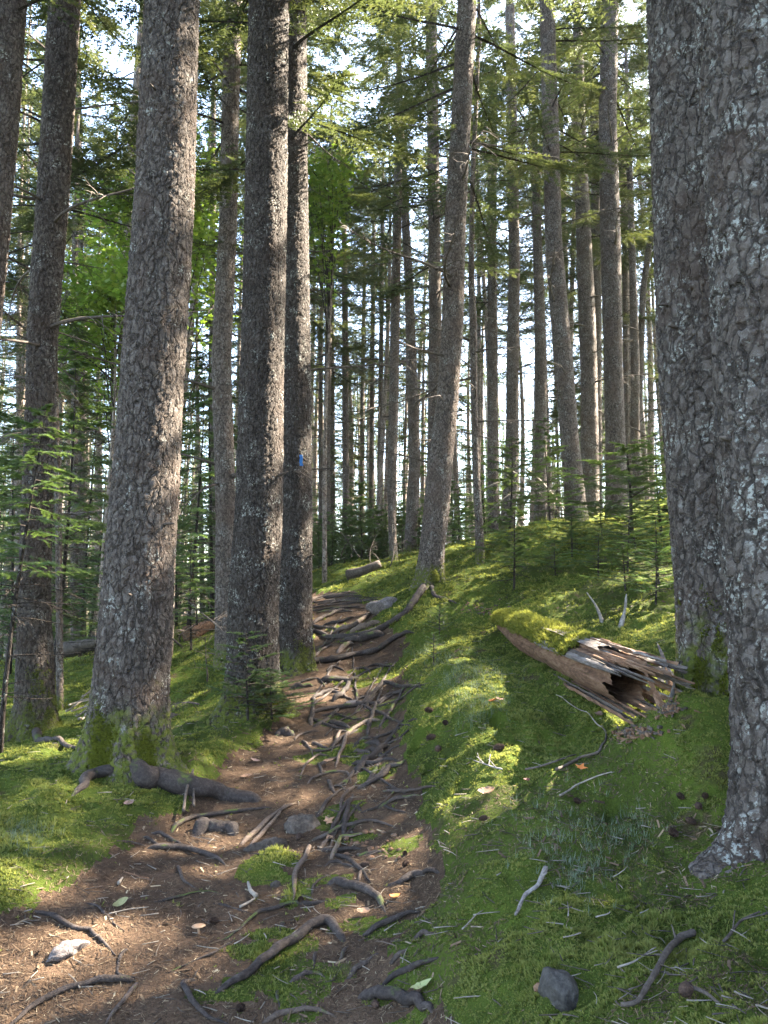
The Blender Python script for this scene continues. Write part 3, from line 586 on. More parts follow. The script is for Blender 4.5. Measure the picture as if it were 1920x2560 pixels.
SPEC = [
 ([(1445,1335,56),(1443,1300,51),(1424,1100,43),(1409,900,44),(1384,600,39),(1376,300,38),(1367,0,33)], 13.5, 'lichen speckled trunk leaning left on the rise beside two straight ones', 'bark_mid', 11),
 ([(1474,1280,46),(1474,1100,42),(1472,900,38),(1464,700,38),(1451,400,30),(1443,0,19)], 16.2, 'trunk half hidden between the left leaning trunk and the straight dark trunk on the rise', 'bark_mid', 12),
 ([(1542,1300,52),(1538,1100,46),(1533,900,43),(1526,600,47),(1519,300,41),(1525,0,39)], 14.2, 'straight dark trunk with short dead branches, the stoutest on the rise right of centre', 'bark_mid', 13),
 ([(1082,1390,34),(1086,1000,30),(1088,800,29),(1086,600,27),(1082,300,27),(1077,0,25)], 14.0, 'pale straight trunk directly behind the leaning middle trunk', 'bark_mid', 14),
 ([(984,1405,17),(978,1250,18),(982,1100,22),(988,800,22),(992,600,20),(1000,200,16)], 15.0, 'thin trunk with a narrow pale foot left of the leaning middle trunk', 'bark_mid', 15),
 ([(1024,1395,30),(1037,1150,27),(1030,950,25),(1022,700,20),(1003,350,15),(995,100,12)], 17.0, 'trunk curving left as it rises, between the thin pale footed trunk and the leaning one', 'bark_mid', 16),
 ([(1272,1275,34),(1281,1150,31),(1281,950,30),(1286,650,26),(1280,300,23),(1274,0,22)], 17.0, 'trunk behind the yellow tipped fir sapling on the rise', 'bark_mid', 17),
 ([(1232,1330,26),(1232,900,24),(1230,600,21),(1236,0,16)], 19.5, 'slim trunk rising just right of the spindly dark stem', 'bark_mid', 18),
 ([(1352,1230,29),(1353,900,27),(1345,650,22),(1338,400,16)], 19.0, 'slim trunk seen left of the left leaning trunk on the rise', 'bark_mid', 19),
 ([(1492,1260,26),(1490,500,22),(1483,0,20)], 20.0, 'slim trunk close behind the stout straight one on its left side', 'bark_mid', 20),
 ([(1566,1220,14),(1565,900,13),(1560,500,11)], 21.0, 'thin pale trunk tight against the right side of the stout straight one', 'bark_mid', 21),
 ([(1596,1210,22),(1588,1100,21),(1588,900,20),(1581,650,15),(1570,300,12)], 18.5, 'trunk in the gap left of the broad right hand trunk', 'bark_mid', 22),
 ([(1592,1160,16),(1607,730,14),(1640,500,13),(1672,200,11)], 20.0, 'thin stem leaning to the right against the broad right hand trunk', 'bark_mid', 23),
 ([(817,1420,18),(817,1100,16),(822,800,15),(826,500,13)], 21.0, 'grey trunk second from the blazed trunk above the sapling thicket', 'bark_mid', 24),
 ([(866,1420,17),(864,1100,15),(862,700,13),(858,400,11)], 23.0, 'grey trunk in the middle of the sapling thicket', 'bark_mid', 25),
 ([(802,1430,11),(801,1000,10),(805,600,8)], 25.0, 'thin trunk nearest to the blazed trunk above the saplings', 'bark_mid', 26),
 ([(832,1430,12),(831,1000,11),(829,600,9)], 26.0, 'thin trunk right of the grey pair above the saplings', 'bark_mid', 27),
 ([(928,1430,13),(929,1100,11),(934,600,9)], 26.0, 'slim trunk above the grey log on the far slope', 'bark_mid', 28),
 ([(950,1425,13),(950,1100,11),(957,500,9)], 24.0, 'slim trunk left of the pale footed thin trunk', 'bark_mid', 29),
 ([(905,1430,12),(906,1000,10),(912,600,8)], 29.0, 'thin far trunk left of the one above the grey log', 'bark_mid', 30),
 ([(186,1620,17),(186,1100,15),(188,600,13)], 15.5, 'slim trunk in the shade between the two leftmost large trunks', 'bark_mid', 31),
 ([(204,1600,20),(201,800,18),(195,300,16)], 18.0, 'grey trunk with leafy maple twigs in front, right of the sunlit left trunk', 'bark_mid', 32),
 ([(532,1560,15),(531,900,14),(531,600,13)], 16.5, 'slim trunk close on the left of the slim pale grey trunk', 'bark_mid', 33),
 ([(150,1780,13),(146,1300,13),(138,1000,12),(134,700,9)], 9.2, 'thin dark stem just right of the sunlit left trunk', 'bark_mid', 34),
 ([(282,1560,13),(282,900,10)], 22.0, 'thin far trunk glimpsed left of the thickest trunk', 'bark_mid', 35),
]
for pts, d, lab, mat, sd in SPEC:
    th = pts[0][2] < 20
    spruce(pts, d, lab, mat, sd, 12 if th and d < 16 else 16, .022 if d < 16 else .03, .22, .25, sd, 14 if d < 18 else 6, mid if d < 21 else 'slim trunks far up the trail', (1.5, 7.5))

# blaze, mossy feet and roots of the near trunks
def patch_on(tree, a0, a1, z0, z1, r_of, off, thick, mat, name, seed):
    e, ax, zg, rb = tree; na, nz = 14, 26; a = np.linspace(a0, a1, na); z = np.linspace(z0, z1, nz); rn = np.random.default_rng(seed)
    V = []
    for k in (0, 1):
        for zi in z:
            x, y, r_ = ax(zi); wob = .012 * math.sin(zi * 90 + seed) + .008 * math.sin(zi * 210)
            for ai in a + (wob if True else 0):
                rr_ = float(r_) * 1.0 + off + (thick if k else 0) + .0015 * rn.normal(); V.append((float(x) - e.location.x + rr_ * math.cos(ai), rr_ * math.sin(ai), zi - zg))
    Fq = []
    n1 = na * nz
    for i in range(nz - 1):
        for j in range(na - 1):
            q = i * na + j; Fq += [(n1 + q, n1 + q + 1, n1 + q + na + 1, n1 + q + na), (q + 1, q, q + na, q + na + 1)]
    for i in range(nz - 1):
        for j in (0, na - 1):
            q = i * na + j; Fq.append((q, n1 + q, n1 + q + na, q + na) if j == 0 else (n1 + q, q, q + na, n1 + q + na))
    return link(name, mesh_np(name, V, np.array(Fq), [mat]), e)
zb1 = at(757, 1145, 8.0)[2]; zb0 = at(757, 1172, 8.0)[2]
patch_on(T3, R(-66), R(-56), zb0, zb1, None, .017, .004, M['blue'], 'paint_blaze', 3)
def moss_on_trunk(tree, z1, seed, n, a0=-3.14, a1=3.14, flare=.4, flr=.18, mat='moss_dark', size=.016, lobe=None):
    e, ax, zg, rb = tree; r = np.random.default_rng(seed); z = zg + np.abs(r.normal(0, z1 * .5, n)); a = r.uniform(a0, a1, n)
    k = fbm(a * 2.2, z * 7, seed, 3) > -.12 + .5 * ((z - zg) / z1 - .3); z, a = z[k], a[k]; x, y, r_ = ax(z)
    rad = r_ * (1 + flare * .55 * np.exp(-(z - zg) / flr)) + .006
    nn = np.c_[np.cos(a), np.sin(a), np.full(len(a), .35)]; nn /= np.linalg.norm(nn, axis=1)[:, None]
    P = np.c_[x - e.location.x + rad * np.cos(a), rad * np.sin(a), z - zg]
    V, Fc, rd, tp = blades(P, nn, np.full(len(a), size), np.full(len(a), size * .28), 6, 1.2, seed)
    return link('moss_cover', mesh_np('moss_cover', V, Fc, [M[mat]], None, False, {'rnd': rd, 'tip': tp}), e)
moss_on_trunk(T1, .36, 41, 5200, -2.6, .1, .35, .16); moss_on_trunk(TA, .55, 42, 8000, -3.14, .3, .42, .22, size=.014); moss_on_trunk(TL1, .6, 43, 4200, -1.6, .6, .4, .14, 'moss', .02)
moss_on_trunk(T3, .34, 44, 2600, -1.4, .6, .3, .14, 'moss', .018); moss_on_trunk(TC, .2, 45, 1200, -2.0, .8, .45, .2, 'moss', .022); moss_on_trunk(T2, .12, 46, 900, -2.6, .2, .25, .14)

for tree, d_, n_, sd in ((T1, 4.9, 9, 1), (T2, 6.6, 9, 2), (T3, 8.0, 8, 3), (TL1, 7.4, 9, 4), (TT, 9.5, 10, 5), (TC, 9.8, 12, 6), (TA, 4.1, 5, 7), (TB, 3.1, 4, 8)):
    e, ax, zg, rb = tree; r = random.Random(sd)
    for i in range(n_):
        z = zg + r.uniform(.9, .8 * d_ + 1); x, y, r_ = ax(z); a = r.uniform(-2.9, -.2); L_ = r.uniform(.03, .12); d = np.array([math.cos(a), math.sin(a), r.uniform(-.2, .5)])
        b = np.array([float(x) - e.location.x, 0, z - zg]) + np.array([math.cos(a), math.sin(a), 0]) * float(r_) * .9
        link('branch_stub', mesh_np('branch_stub', *tube(b + d * (L_ + .1 * float(r_)) * np.linspace(0, 1, 5)[:, None], np.linspace(.013, .006, 5) * r.uniform(.6, 1.2), 7, .3, i, 40), [M['twig']]), e)
def rootline(px, r0, r1=None, sink=(.9, .9), arch=.28, ds=.014, start=None):
    Q = np.array([G(a, b) for a, b in px])
    if start is not None: Q = np.vstack([[start[0], start[1], start[2]], Q])
    C_ = catmull(Q[:, :2], ds); n = len(C_); t = np.linspace(0, 1, n)
    z = height(C_[:, 0], C_[:, 1]); k = max(1, int(.10 / ds)); z = np.convolve(np.pad(z, k, 'edge'), np.ones(2 * k + 1) / (2 * k + 1), 'valid')[:n]
    r1 = r0 * .55 if r1 is None else r1; rr = r0 + (r1 - r0) * t; sd = int(abs(px[0][0]) + px[0][1])
    z = z + .003 + rr * (.38 + arch * .75) + rr * .7 * fbm(t * 9, t * 0 + sd * .37, sd % 97, 2)
    e0 = np.exp(-t * n * ds / .04); e1 = np.exp(-(1 - t) * n * ds / .05); z = z - rr * 1.9 * (sink[0] * e0 + sink[1] * e1)
    xy = C_ + (.35 * r0 + .006) * np.c_[fbm(t * n * ds * 9, t * 0, sd % 83, 2), fbm(t * n * ds * 9, t * 0 + 9, sd % 71, 2)]
    return np.c_[xy, z], rr * (1 - .72 * np.exp(-(1 - t) * n * ds / .07)) * (1 - .5 * (np.exp(-t * n * ds / .06) if sink[0] > .5 else 0))
sink_ = lambda kw: kw.get('sink', (1, 1))[0] == 0
def root_obj(name, px, r0, r1=None, parent=None, seg=9, pale=0.0, **kw):
    if parent is not None and sink_(kw): kw['start'] = parent.location
    P, rr = rootline(px, r0, r1, **kw); sd = int(abs(px[0][0]) * 3 + px[0][1]) % 200
    V, Fs = tube(P, rr, seg, .16, sd, 16, .92)
    b = np.array(parent.location) if parent is not None else P[len(P) // 2].copy()
    V = V - b
    o = link(name, mesh_np(name, V, Fs, [M['root']]), parent, (0, 0, 0) if parent is not None else tuple(b)); o['pale'] = float(pale); return o
root_obj('root', [(350,1948),(390,1962),(440,1975),(500,1988),(550,1996),(605,2003),(665,2004)], .085, .035, T1[0], 16, sink=(0, 1.2), arch=.3)
root_obj('root', [(285,1940),(230,1945),(205,1967),(175,1990)], .05, .02, T1[0], 12, sink=(0, 1)); 
root_obj('root', [(1048,1490),(1022,1529),(996,1551),(958,1574),(928,1586),(883,1591),(842,1595),(800,1590)], .046, .030, TC[0], 12, sink=(0, .8), arch=.1)
root_obj('root', [(953,1588),(928,1599),(895,1604),(850,1604)], .052, .03, TC[0], 12, sink=(.4, .8), arch=.4)
root_obj('root', [(1085,1490),(1110,1500),(1150,1512)], .035, .014, TC[0], 10, sink=(0, 1), arch=-.2)
root_obj('root', [(765,1592),(785,1585),(808,1590),(830,1592)], .055, .03, T3[0], 12, sink=(0, 1), arch=.5)
root_obj('root', [(92,1850),(125,1856),(160,1864),(215,1874)], .045, .012, TL1[0], 10, sink=(0, 1), arch=.5)
root_obj('root', [(1850,2075),(1820,2095),(1790,2125)], .05, .02, TB[0], 12, sink=(0, 1.2), arch=.5)

# ------------------------------------------------------------------ the dense stand behind
def stand_trunk(i):
    r = np.random.default_rng(700 + i); z = np.r_[np.arange(-.3, 9, .5), np.arange(9, 17.3, 1.2)]; r0 = [.115, .135, .10, .15, .125, .09][i]
    rad = r0 * (1 - .82 * np.clip(z, 0, 17) / 17) * (1 + .3 * np.exp(-np.maximum(z, 0) / .3))
    P = np.c_[.18 * np.sin(z * .28 + i) - .18 * math.sin(i), .15 * np.sin(z * .23 + 2 * i) - .15 * math.sin(2 * i), z]
    parts = [(*tube(P, rad, 12, .10, i, 2.2), 0)]
    for k in range(34):
        zb = r.uniform(1.6, 9.5); a = r.uniform(0, 6.28); V, Fs, mi = dead_branch_arrays(r.uniform(.35, 1.5) * (1 if zb > 3 else .6), 800 + 40 * i + k, .010)
        c, s_ = math.cos(a), math.sin(a); V = np.c_[V[:, 0] * c - V[:, 1] * s_ + np.interp(zb, z, P[:, 0]), V[:, 0] * s_ + V[:, 1] * c + np.interp(zb, z, P[:, 1]), V[:, 2] + zb]
        parts.append((V, Fs, 1))
    V, Fs, mi = join(parts); return mesh_np('trunk', V, Fs, [M['bark_far'], M['twig']], mi)
STAND = [stand_trunk(i) for i in range(6)]
KEEP = [(G(*q[:2]) if len(q) < 4 else at(*q[:3]), q[-1]) for q in [(1400,1915,1.25),(1250,2010,1.25),(1130,2110,1.2)] + [(440,1150,4.7,.3),(150,500,7.2,.3),(712,300,6.4,.2)]]          # places the photograph shows in full sun: (point) whose line to the sun stays open
def sun_open(x, y, zc0=4.5, rad=1.3):
    return all(not (0 < (q := (x - p[0]) * math.sin(SUN_AZ) + (y - p[1]) * math.cos(SUN_AZ)) and abs((x - p[0]) * math.cos(SUN_AZ) - (y - p[1]) * math.sin(SUN_AZ)) < w_ + (.1 if p[2] + q * math.tan(SUN_EL) - 1 < 5 else .8) and p[2] + q * math.tan(SUN_EL) < 24) for p, w_ in KEEP)
rs = random.Random(42)
LAB = [('straight grey spruce trunk deep in the dense stand ahead', 'spruces of the dense stand ahead'), ('spruce in the shady stand beyond the large left trunks', 'spruces of the stand on the left'), ('spruce in the stand behind the pair of trunks on the right', 'spruces of the stand on the right')]
def plant(x, y, sc=None, only=None):
    sc = sc or rs.uniform(.85, 1.2); e = empty('spruce_tree', (x, y, hz(x, y)))
    k = 0 if abs(x) < .22 * y else (1 if x < 0 else 2); tag(e, LAB[k][0], 'tree', LAB[k][1])  # unseen trees added for shade take these stand labels too
    i = rs.randrange(6); t_ = link('trunk', STAND[i], e); c_ = link('crown', CROWN[rs.randrange(6) if only is None else only], e)
    lx, ly, rz = rs.uniform(-.03, .03), rs.uniform(-.03, .03), rs.uniform(0, 6.28); th_ = rs.uniform(.75, 1.15)
    for o in (t_, c_): o.rotation_euler = (lx, ly, rz)
    t_.scale = (sc * th_, sc * th_, sc); k2 = sc * rs.uniform(.9, 1.15) * (.72 if y > 27 else 1); c_.scale = (k2, k2, sc); USED.append((x, y)); return e
def scatter(n, fx, fy, gap, ok=lambda x, y: True):
    c = 0
    for _ in range(n * 40):
        if c >= n: break
        x, y = fx(), fy()
        if min((x - a) ** 2 + (y - b) ** 2 for a, b in USED) < gap * gap or not ok(x, y) or not sun_open(x, y): continue
        plant(x, y); c += 1
inview = lambda x, y: abs(x) < .56 * y + 1
def ahead(lo, hi):
    def f():
        return 0
    return f
def stand(n, lo, hi, gap, side=None):
    c = 0
    for _ in range(n * 60):
        if c >= n: break
        d = math.sqrt(rs.uniform(lo * lo, hi * hi)); a = rs.uniform(-.56, .56); x, y = d * math.tan(a), d
        if side == 'L' and a > -.07: continue
        if side == 'R' and a < .22: continue
        if min((x - p) ** 2 + (y - q) ** 2 for p, q in USED) < gap * gap or not sun_open(x, y): continue
        if d < 20 and -.11 < a < .02: continue
        plant(x, y); c += 1
stand(16, 12.5, 22, 1.5, 'L'); stand(16, 19, 40, 1.2, 'R'); stand(60, 20, 34, 1.35); stand(100, 30, 66, 1.1); stand(15, 36, 60, .9)
def outside(n, x0, x1, y0, y1, gap):
    c = 0
    for _ in range(n * 60):
        if c >= n: break
        x, y = rs.uniform(x0, x1), rs.uniform(y0, y1)
        if abs(x) < .52 * y + 1.2 or min((x - p) ** 2 + (y - q) ** 2 for p, q in USED) < gap * gap or not sun_open(x, y): continue
        plant(x, y); c += 1
for q_, p_, k_s, ci in [(9.0, -4.15, .50, 0), (10.6, -4.4, .52, 2), (9.6, -5.3, .5, 4), (11.6, -5.6, .54, 0), (10.2, -6.5, .55, 2), (8.6, -1.75, .55, 0), (10.4, -1.55, .58, 2), (9.6, -.9, .6, 4), (8.0, -.2, .55, 0), (10.6, -2.3, 1.27, 2), (12.6, -2.2, 1.3, 0), (11.7, -3.8, 1.38, 2), (7.5, -3.9, .96, 2), (7.2, -2.15, .99, 2)]:   # out of view trees added to shade the moss and trail
    plant(q_ * math.sin(SUN_AZ) + p_ * math.cos(SUN_AZ), q_ * math.cos(SUN_AZ) - p_ * math.sin(SUN_AZ), k_s, ci)
outside(56, 2.8, 19, -3, 18, 1.5); outside(6, -13, -3.5, 2, 16, 2.2)  # unseen trees beside the view, added mainly for their shade
outside(8, -14, 14, -14, -2, 2.4)  # unseen trees behind the camera, added to cut the level skylight

# ------------------------------------------------------------------ young conifers
def young(h, z0, L0, nb, seed, ntw, twl, K, nl, nw, mat, droop=.15, lift=.22, stem=.010, dead=6, jit=.75):
    r = np.random.default_rng(seed); u = np.linspace(0, 1, nb) ** .95 + r.uniform(-.02, .02, nb); u = np.clip(u, 0, .985); zs = z0 + (h - z0) * u
    Ls = (.05 * h ** .5 + L0 * (1 - u) ** .8) * r.uniform(jit, 1.1, nb)
    az = np.arange(nb) * 2.4 + r.uniform(-.5, .5, nb)
    V, Fs, mi, rd = conifer(zs, Ls, seed, ntw, twl, K, nl, nw, droop, lift, .08, .008, az, .12, .12, .12)
    t = np.linspace(0, 1, 10); Pz = np.c_[.02 * h * np.sin(t * 3 + seed), .02 * h * np.sin(t * 2.3 + 2 * seed), -.08 + (h + .08) * t]
    for v in (0, 1): V[:, v] += np.interp(V[:, 2], Pz[:, 2], Pz[:, v])
    fol = mesh_np('foliage', V, Fs, [M[mat], M['twig']], mi, False, {'rnd': rd})
    parts = [(*tube(Pz, np.linspace(stem * h ** .8 + .003, .003, 10), 7, .1, seed, 9), 0)]
    for k in range(dead):
        zb = r.uniform(.12 * h, max(z0, .3 * h)); a = r.uniform(0, 6.28); v, f, m_ = dead_branch_arrays(r.uniform(.25, .6) * min(1, h * .5), 60 + k + seed, .005)
        c, s_ = math.cos(a), math.sin(a); parts.append((np.c_[v[:, 0] * c - v[:, 1] * s_ + np.interp(zb, Pz[:, 2], Pz[:, 0]), v[:, 0] * s_ + v[:, 1] * c + np.interp(zb, Pz[:, 2], Pz[:, 1]), v[:, 2] + zb], f, 0))
    V, Fs, mi = join(parts); return fol, mesh_np('stem', V, Fs, [M['bark_dark']], mi)
YF = {'small': young(.9, .28, .36, 34, 1, 14, .14, 24, .026, .0065, 'fir', .12, .15), 'airy': young(.55, .12, .26, 24, 2, 10, .11, 19, .022, .006, 'fir', .1, .2, .009, 4),
      'wide': young(1.15, .25, .75, 34, 3, 20, .17, 26, .026, .007, 'fir', .10, .12, .014, 8), 'tall': young(2.55, 1.25, .55, 46, 4, 18, .18, 23, .029, .007, 'fir', .22, .1, .010, 26),
      'fir': young(1.8, .45, .70, 42, 5, 20, .20, 20, .034, .010, 'fir', .18, .15, .011, 10), 'bushy': young(.62, .04, .42, 48, 6, 16, .14, 23, .023, .0065, 'fir', .12, .3, .012, 3),
      'thicket': young(1.5, .12, .60, 52, 7, 16, .22, 13, .046, .018, 'fir', .15, .2, .012, 4), 'pole': young(4.8, .9, 1.15, 64, 8, 24, .28, 11, .054, .020, 'fir', .28, .1, .009, 24),
      'pole2': young(6.2, 1.5, 1.30, 70, 9, 24, .30, 11, .058, .022, 'needles', .32, .1, .009, 24), 'seedling': young(.28, .05, .13, 16, 10, 7, .06, 8, .016, .004, 'fir', .1, .3, .010, 0)}
def sapling(kind, p, label, h=None, group=None, rz=None, name='fir_sapling', w=1.0, lean=(0, 0)):
    e = empty(name, tuple(p)); tag(e, label, 'sapling', group)
    f, s_ = YF[kind]; hh = {'small': .9, 'airy': .55, 'wide': 1.15, 'tall': 2.55, 'fir': 1.8, 'bushy': .62, 'thicket': 1.5, 'pole': 4.8, 'pole2': 6.2, 'seedling': .28}[kind]
    k = (h or hh) / hh; rz = rs.uniform(0, 6.28) if rz is None else rz
    for nm, me in (('stem', s_), ('foliage', f)):
        o = link(nm, me, e); o.rotation_euler = (lean[0], lean[1], rz); o.scale = (k * w, k * w, k)
    return e
grp = 'small firs growing in the moss on the right'
sapling('small', G(1287, 1476), 'little fir with a dark bare stem standing alone in the moss above the fallen log', .92, grp, 1.0, w=1.25)
sapling('wide', G(1578, 1352), 'wide spreading green fir sapling in front of the stout straight trunk', 1.3, grp, 2.2, w=1.7)
sapling('wide', G(1655, 1345), 'fir sapling whose branches touch the broad right hand trunk', 1.4, grp, .4, w=1.0)
e = at(1276, 1270, 13.2); sapling('fir', (e[0], e[1], hz(e[0], e[1])), 'yellow tipped taller fir sapling on the rise between slim trunks', 1.75, grp, .3, w=1.2)
e = at(1372, 1320, 12.6); sapling('fir', (e[0], e[1], hz(e[0], e[1])), 'fir sapling with a pale thin stem left of the left leaning trunk', 1.9, grp, 2.9, w=.8)
sapling('airy', G(1640, 1512), 'airy thin fir sapling beside the fallen log and broad right hand trunk', .5, grp, 2.2, w=1.4)
sapling('airy', G(1500, 1440), 'low airy fir sapling behind the upright grey branch stubs of the log', .5, grp, 4.2, w=1.6)
sapling('airy', G(1390, 1440), 'low dark fir sapling right of the little lone fir', .42, grp, 5.0, w=1.4)
sapling('small', G(1430, 1395), 'dense small fir below the left leaning trunk', .62, grp, .7, w=1.5)
sapling('airy', G(1560, 1480), 'feathery low fir between log stubs and the spreading fir', .45, grp, 1.1, w=1.5)
sapling('seedling', G(1100, 1590), 'tiny fir seedling in the moss between the fallen log and upper trail', .30, grp, 0)
sapling('seedling', G(1085, 1660), 'tiny fir seedling above the pale grey green grass', .26, grp, 2)
sapling('airy', G(1190, 1400), 'drooping fir sapling at the foot of the spindly dark stem', .75, grp, 2, w=1.3)
for i in range(5):
    px, py = rs.uniform(1380, 1690), rs.uniform(1330, 1480)
    sapling(rs.choice(['small', 'airy', 'airy']), G(px, py), 'little fir among the group in front of the trunks on the rise', rs.uniform(.5, .9), 'group of little firs on the rise', None, w=1.25)
gl = 'young firs on the shady left side'
sapling('tall', (lambda e: (e[0], e[1], hz(e[0], e[1])))(at(16, 1895, 6.2)), 'tall thin fir sapling with a bare lower stem at the left edge', 2.75, gl, .6, w=.95, lean=(0, .04))
sapling('airy', G(615, 1800), 'bushy small spruce at the foot of the dark left trail edge trunk', .66, gl, .5, w=1.15)
sapling('bushy', G(680, 1800), 'low drooping spruce sprig beside the left edge of the trail', .36, gl, 2.5, w=1.5)
for px, d, k, h, lab in [(142, 10.0, 'pole', 4.6, 'young fir with dark sprays right of the sunlit left trunk'), (478, 12.0, 'pole', 4.4, 'young fir seen between the thickest trunk and the slim pale trunk'), (520, 14.0, 'pole2', 5.6, 'taller young spruce behind the slim pale grey trunk'), (215, 14.5, 'pole2', 5.4, 'young spruce with wide sprays left of the thickest trunk'), (20, 12.0, 'pole', 4.0, 'young fir at the far left edge behind the tall thin sapling'), (250, 11.0, 'fir', 1.7, 'light green low fir left of the foot of the thickest trunk'), (480, 10.5, 'fir', 1.5, 'bright green low fir beyond the dead branch tangle'), (70, 17, 'pole2', 6.0, 'young spruce behind the sunlit left trunk'), (440, 17, 'pole', 4.8, 'young fir just showing right of the thickest trunk'), (-60, 9.5, 'pole', 4.2, 'young fir half cut off by the left edge')]:
    e = at(px, 1500, d); sapling(k, (e[0], e[1], hz(e[0], e[1])), lab, h, gl, None, w=1.0)
gc = 'thicket of young firs beyond the trail crest'
for i, (px, d, h) in enumerate([(795, 17, 1.3), (830, 16.5, 1.0), (862, 18, 1.6), (900, 17.5, 1.9), (935, 18, 1.4), (965, 18.5, 1.1), (1005, 18, 1.3), (1035, 20, 1.5), (815, 19, 1.7), (880, 20.5, 2.0), (850, 22, 1.6), (920, 21, 1.5), (790, 22, 1.8), (985, 22, 1.9), (1050, 17.0, 1.0), (1130, 19, 1.6), (1150, 16, 1.0), (1010, 24, 2.1), (760, 20, 1.6)]):
    e = at(px, 1400, d); sapling('thicket', (e[0], e[1], hz(e[0], e[1])), 'dark green young fir in the thicket beyond the trail crest', h, gc, None, w=.9)
gf = 'understory firs far back in the stand'
c = 0
while c < 95:
    d = rs.uniform(19, 60); a = rs.uniform(-.54, .54); x, y = d * math.tan(a), d
    if not sun_open(x, y): continue
    sapling(rs.choice(['thicket', 'pole', 'pole', 'pole2', 'pole2']), (x, y, hz(x, y)), 'young fir in the understory far back between the trunks', None, gf, None, w=rs.uniform(.9, 1.3)); c += 1
c = 0
while c < 12:
    d = rs.uniform(12, 26); a = rs.uniform(-.54, -.12); x, y = d * math.tan(a), d
    sapling(rs.choice(['thicket', 'pole', 'fir']), (x, y, hz(x, y)), 'young fir in the shade beyond the left hand trunks', None, 'understory firs beyond the left trunks', None, w=rs.uniform(.9, 1.3)); c += 1

r = np.random.default_rng(91); parts = []
n_ = 330; d_ = np.sqrt(r.uniform(50 ** 2, 92 ** 2, n_)); a_ = r.uniform(-.56, .56, n_); xx, yy = d_ * np.tan(a_), d_; zz_ = height(xx, yy)
for i in range(n_):
    t_ = np.linspace(0, 1, 5)[:, None]; H_ = r.uniform(15, 20); P_ = np.array([xx[i], yy[i], zz_[i] - .3]) + t_ * np.array([r.normal(0, .5), r.normal(0, .5), H_]); parts.append((*tube(P_, np.linspace(r.uniform(.09, .17), .04, 5), 6, 0, 0), 0))
V, Fs, mi = join(parts); nb = sum(len(f) for f in Fs)
nc = 5200; ci = r.integers(0, n_, nc); hz_ = r.uniform(.03, 1, nc) ** .8 * 17; cx = np.c_[xx[ci], yy[ci], zz_[ci] + hz_] + np.c_[r.normal(0, 1.0, nc), r.normal(0, 1.0, nc), np.zeros(nc)]
k = 34; ct = cx[:, None] + r.normal(0, 1, (nc, k, 3)) * [.50, .50, .20]; u = r.normal(0, 1, (nc, k, 3)) * [1, 1, .45]; u /= np.linalg.norm(u, axis=2)[..., None]; v_ = np.cross(u, r.normal(0, 1, (nc, k, 3))); v_ /= np.linalg.norm(v_, axis=2)[..., None]; L_ = r.uniform(.12, .30, (nc, k, 1))
FV = np.stack([ct - v_ * .035, ct + v_ * .035, ct + u * L_], 2).reshape(-1, 3); rdv = np.repeat(np.clip(r.uniform(.1, 1, (nc, 1)) + r.normal(0, .1, (nc, k)), 0, 1).ravel(), 3)
FF = np.arange(len(FV)).reshape(-1, 3) + len(V)
tag(link('distant_woods', mesh_np('distant_woods', np.vstack([V, FV]), Fs + [FF], [M['bark_far'], M['fir']], np.r_[mi, np.ones(len(FF))], False, {'rnd': np.r_[np.zeros(len(V)), rdv]})), 'far wood of slim trunks and green needles closing the view', None, None, 'stuff')

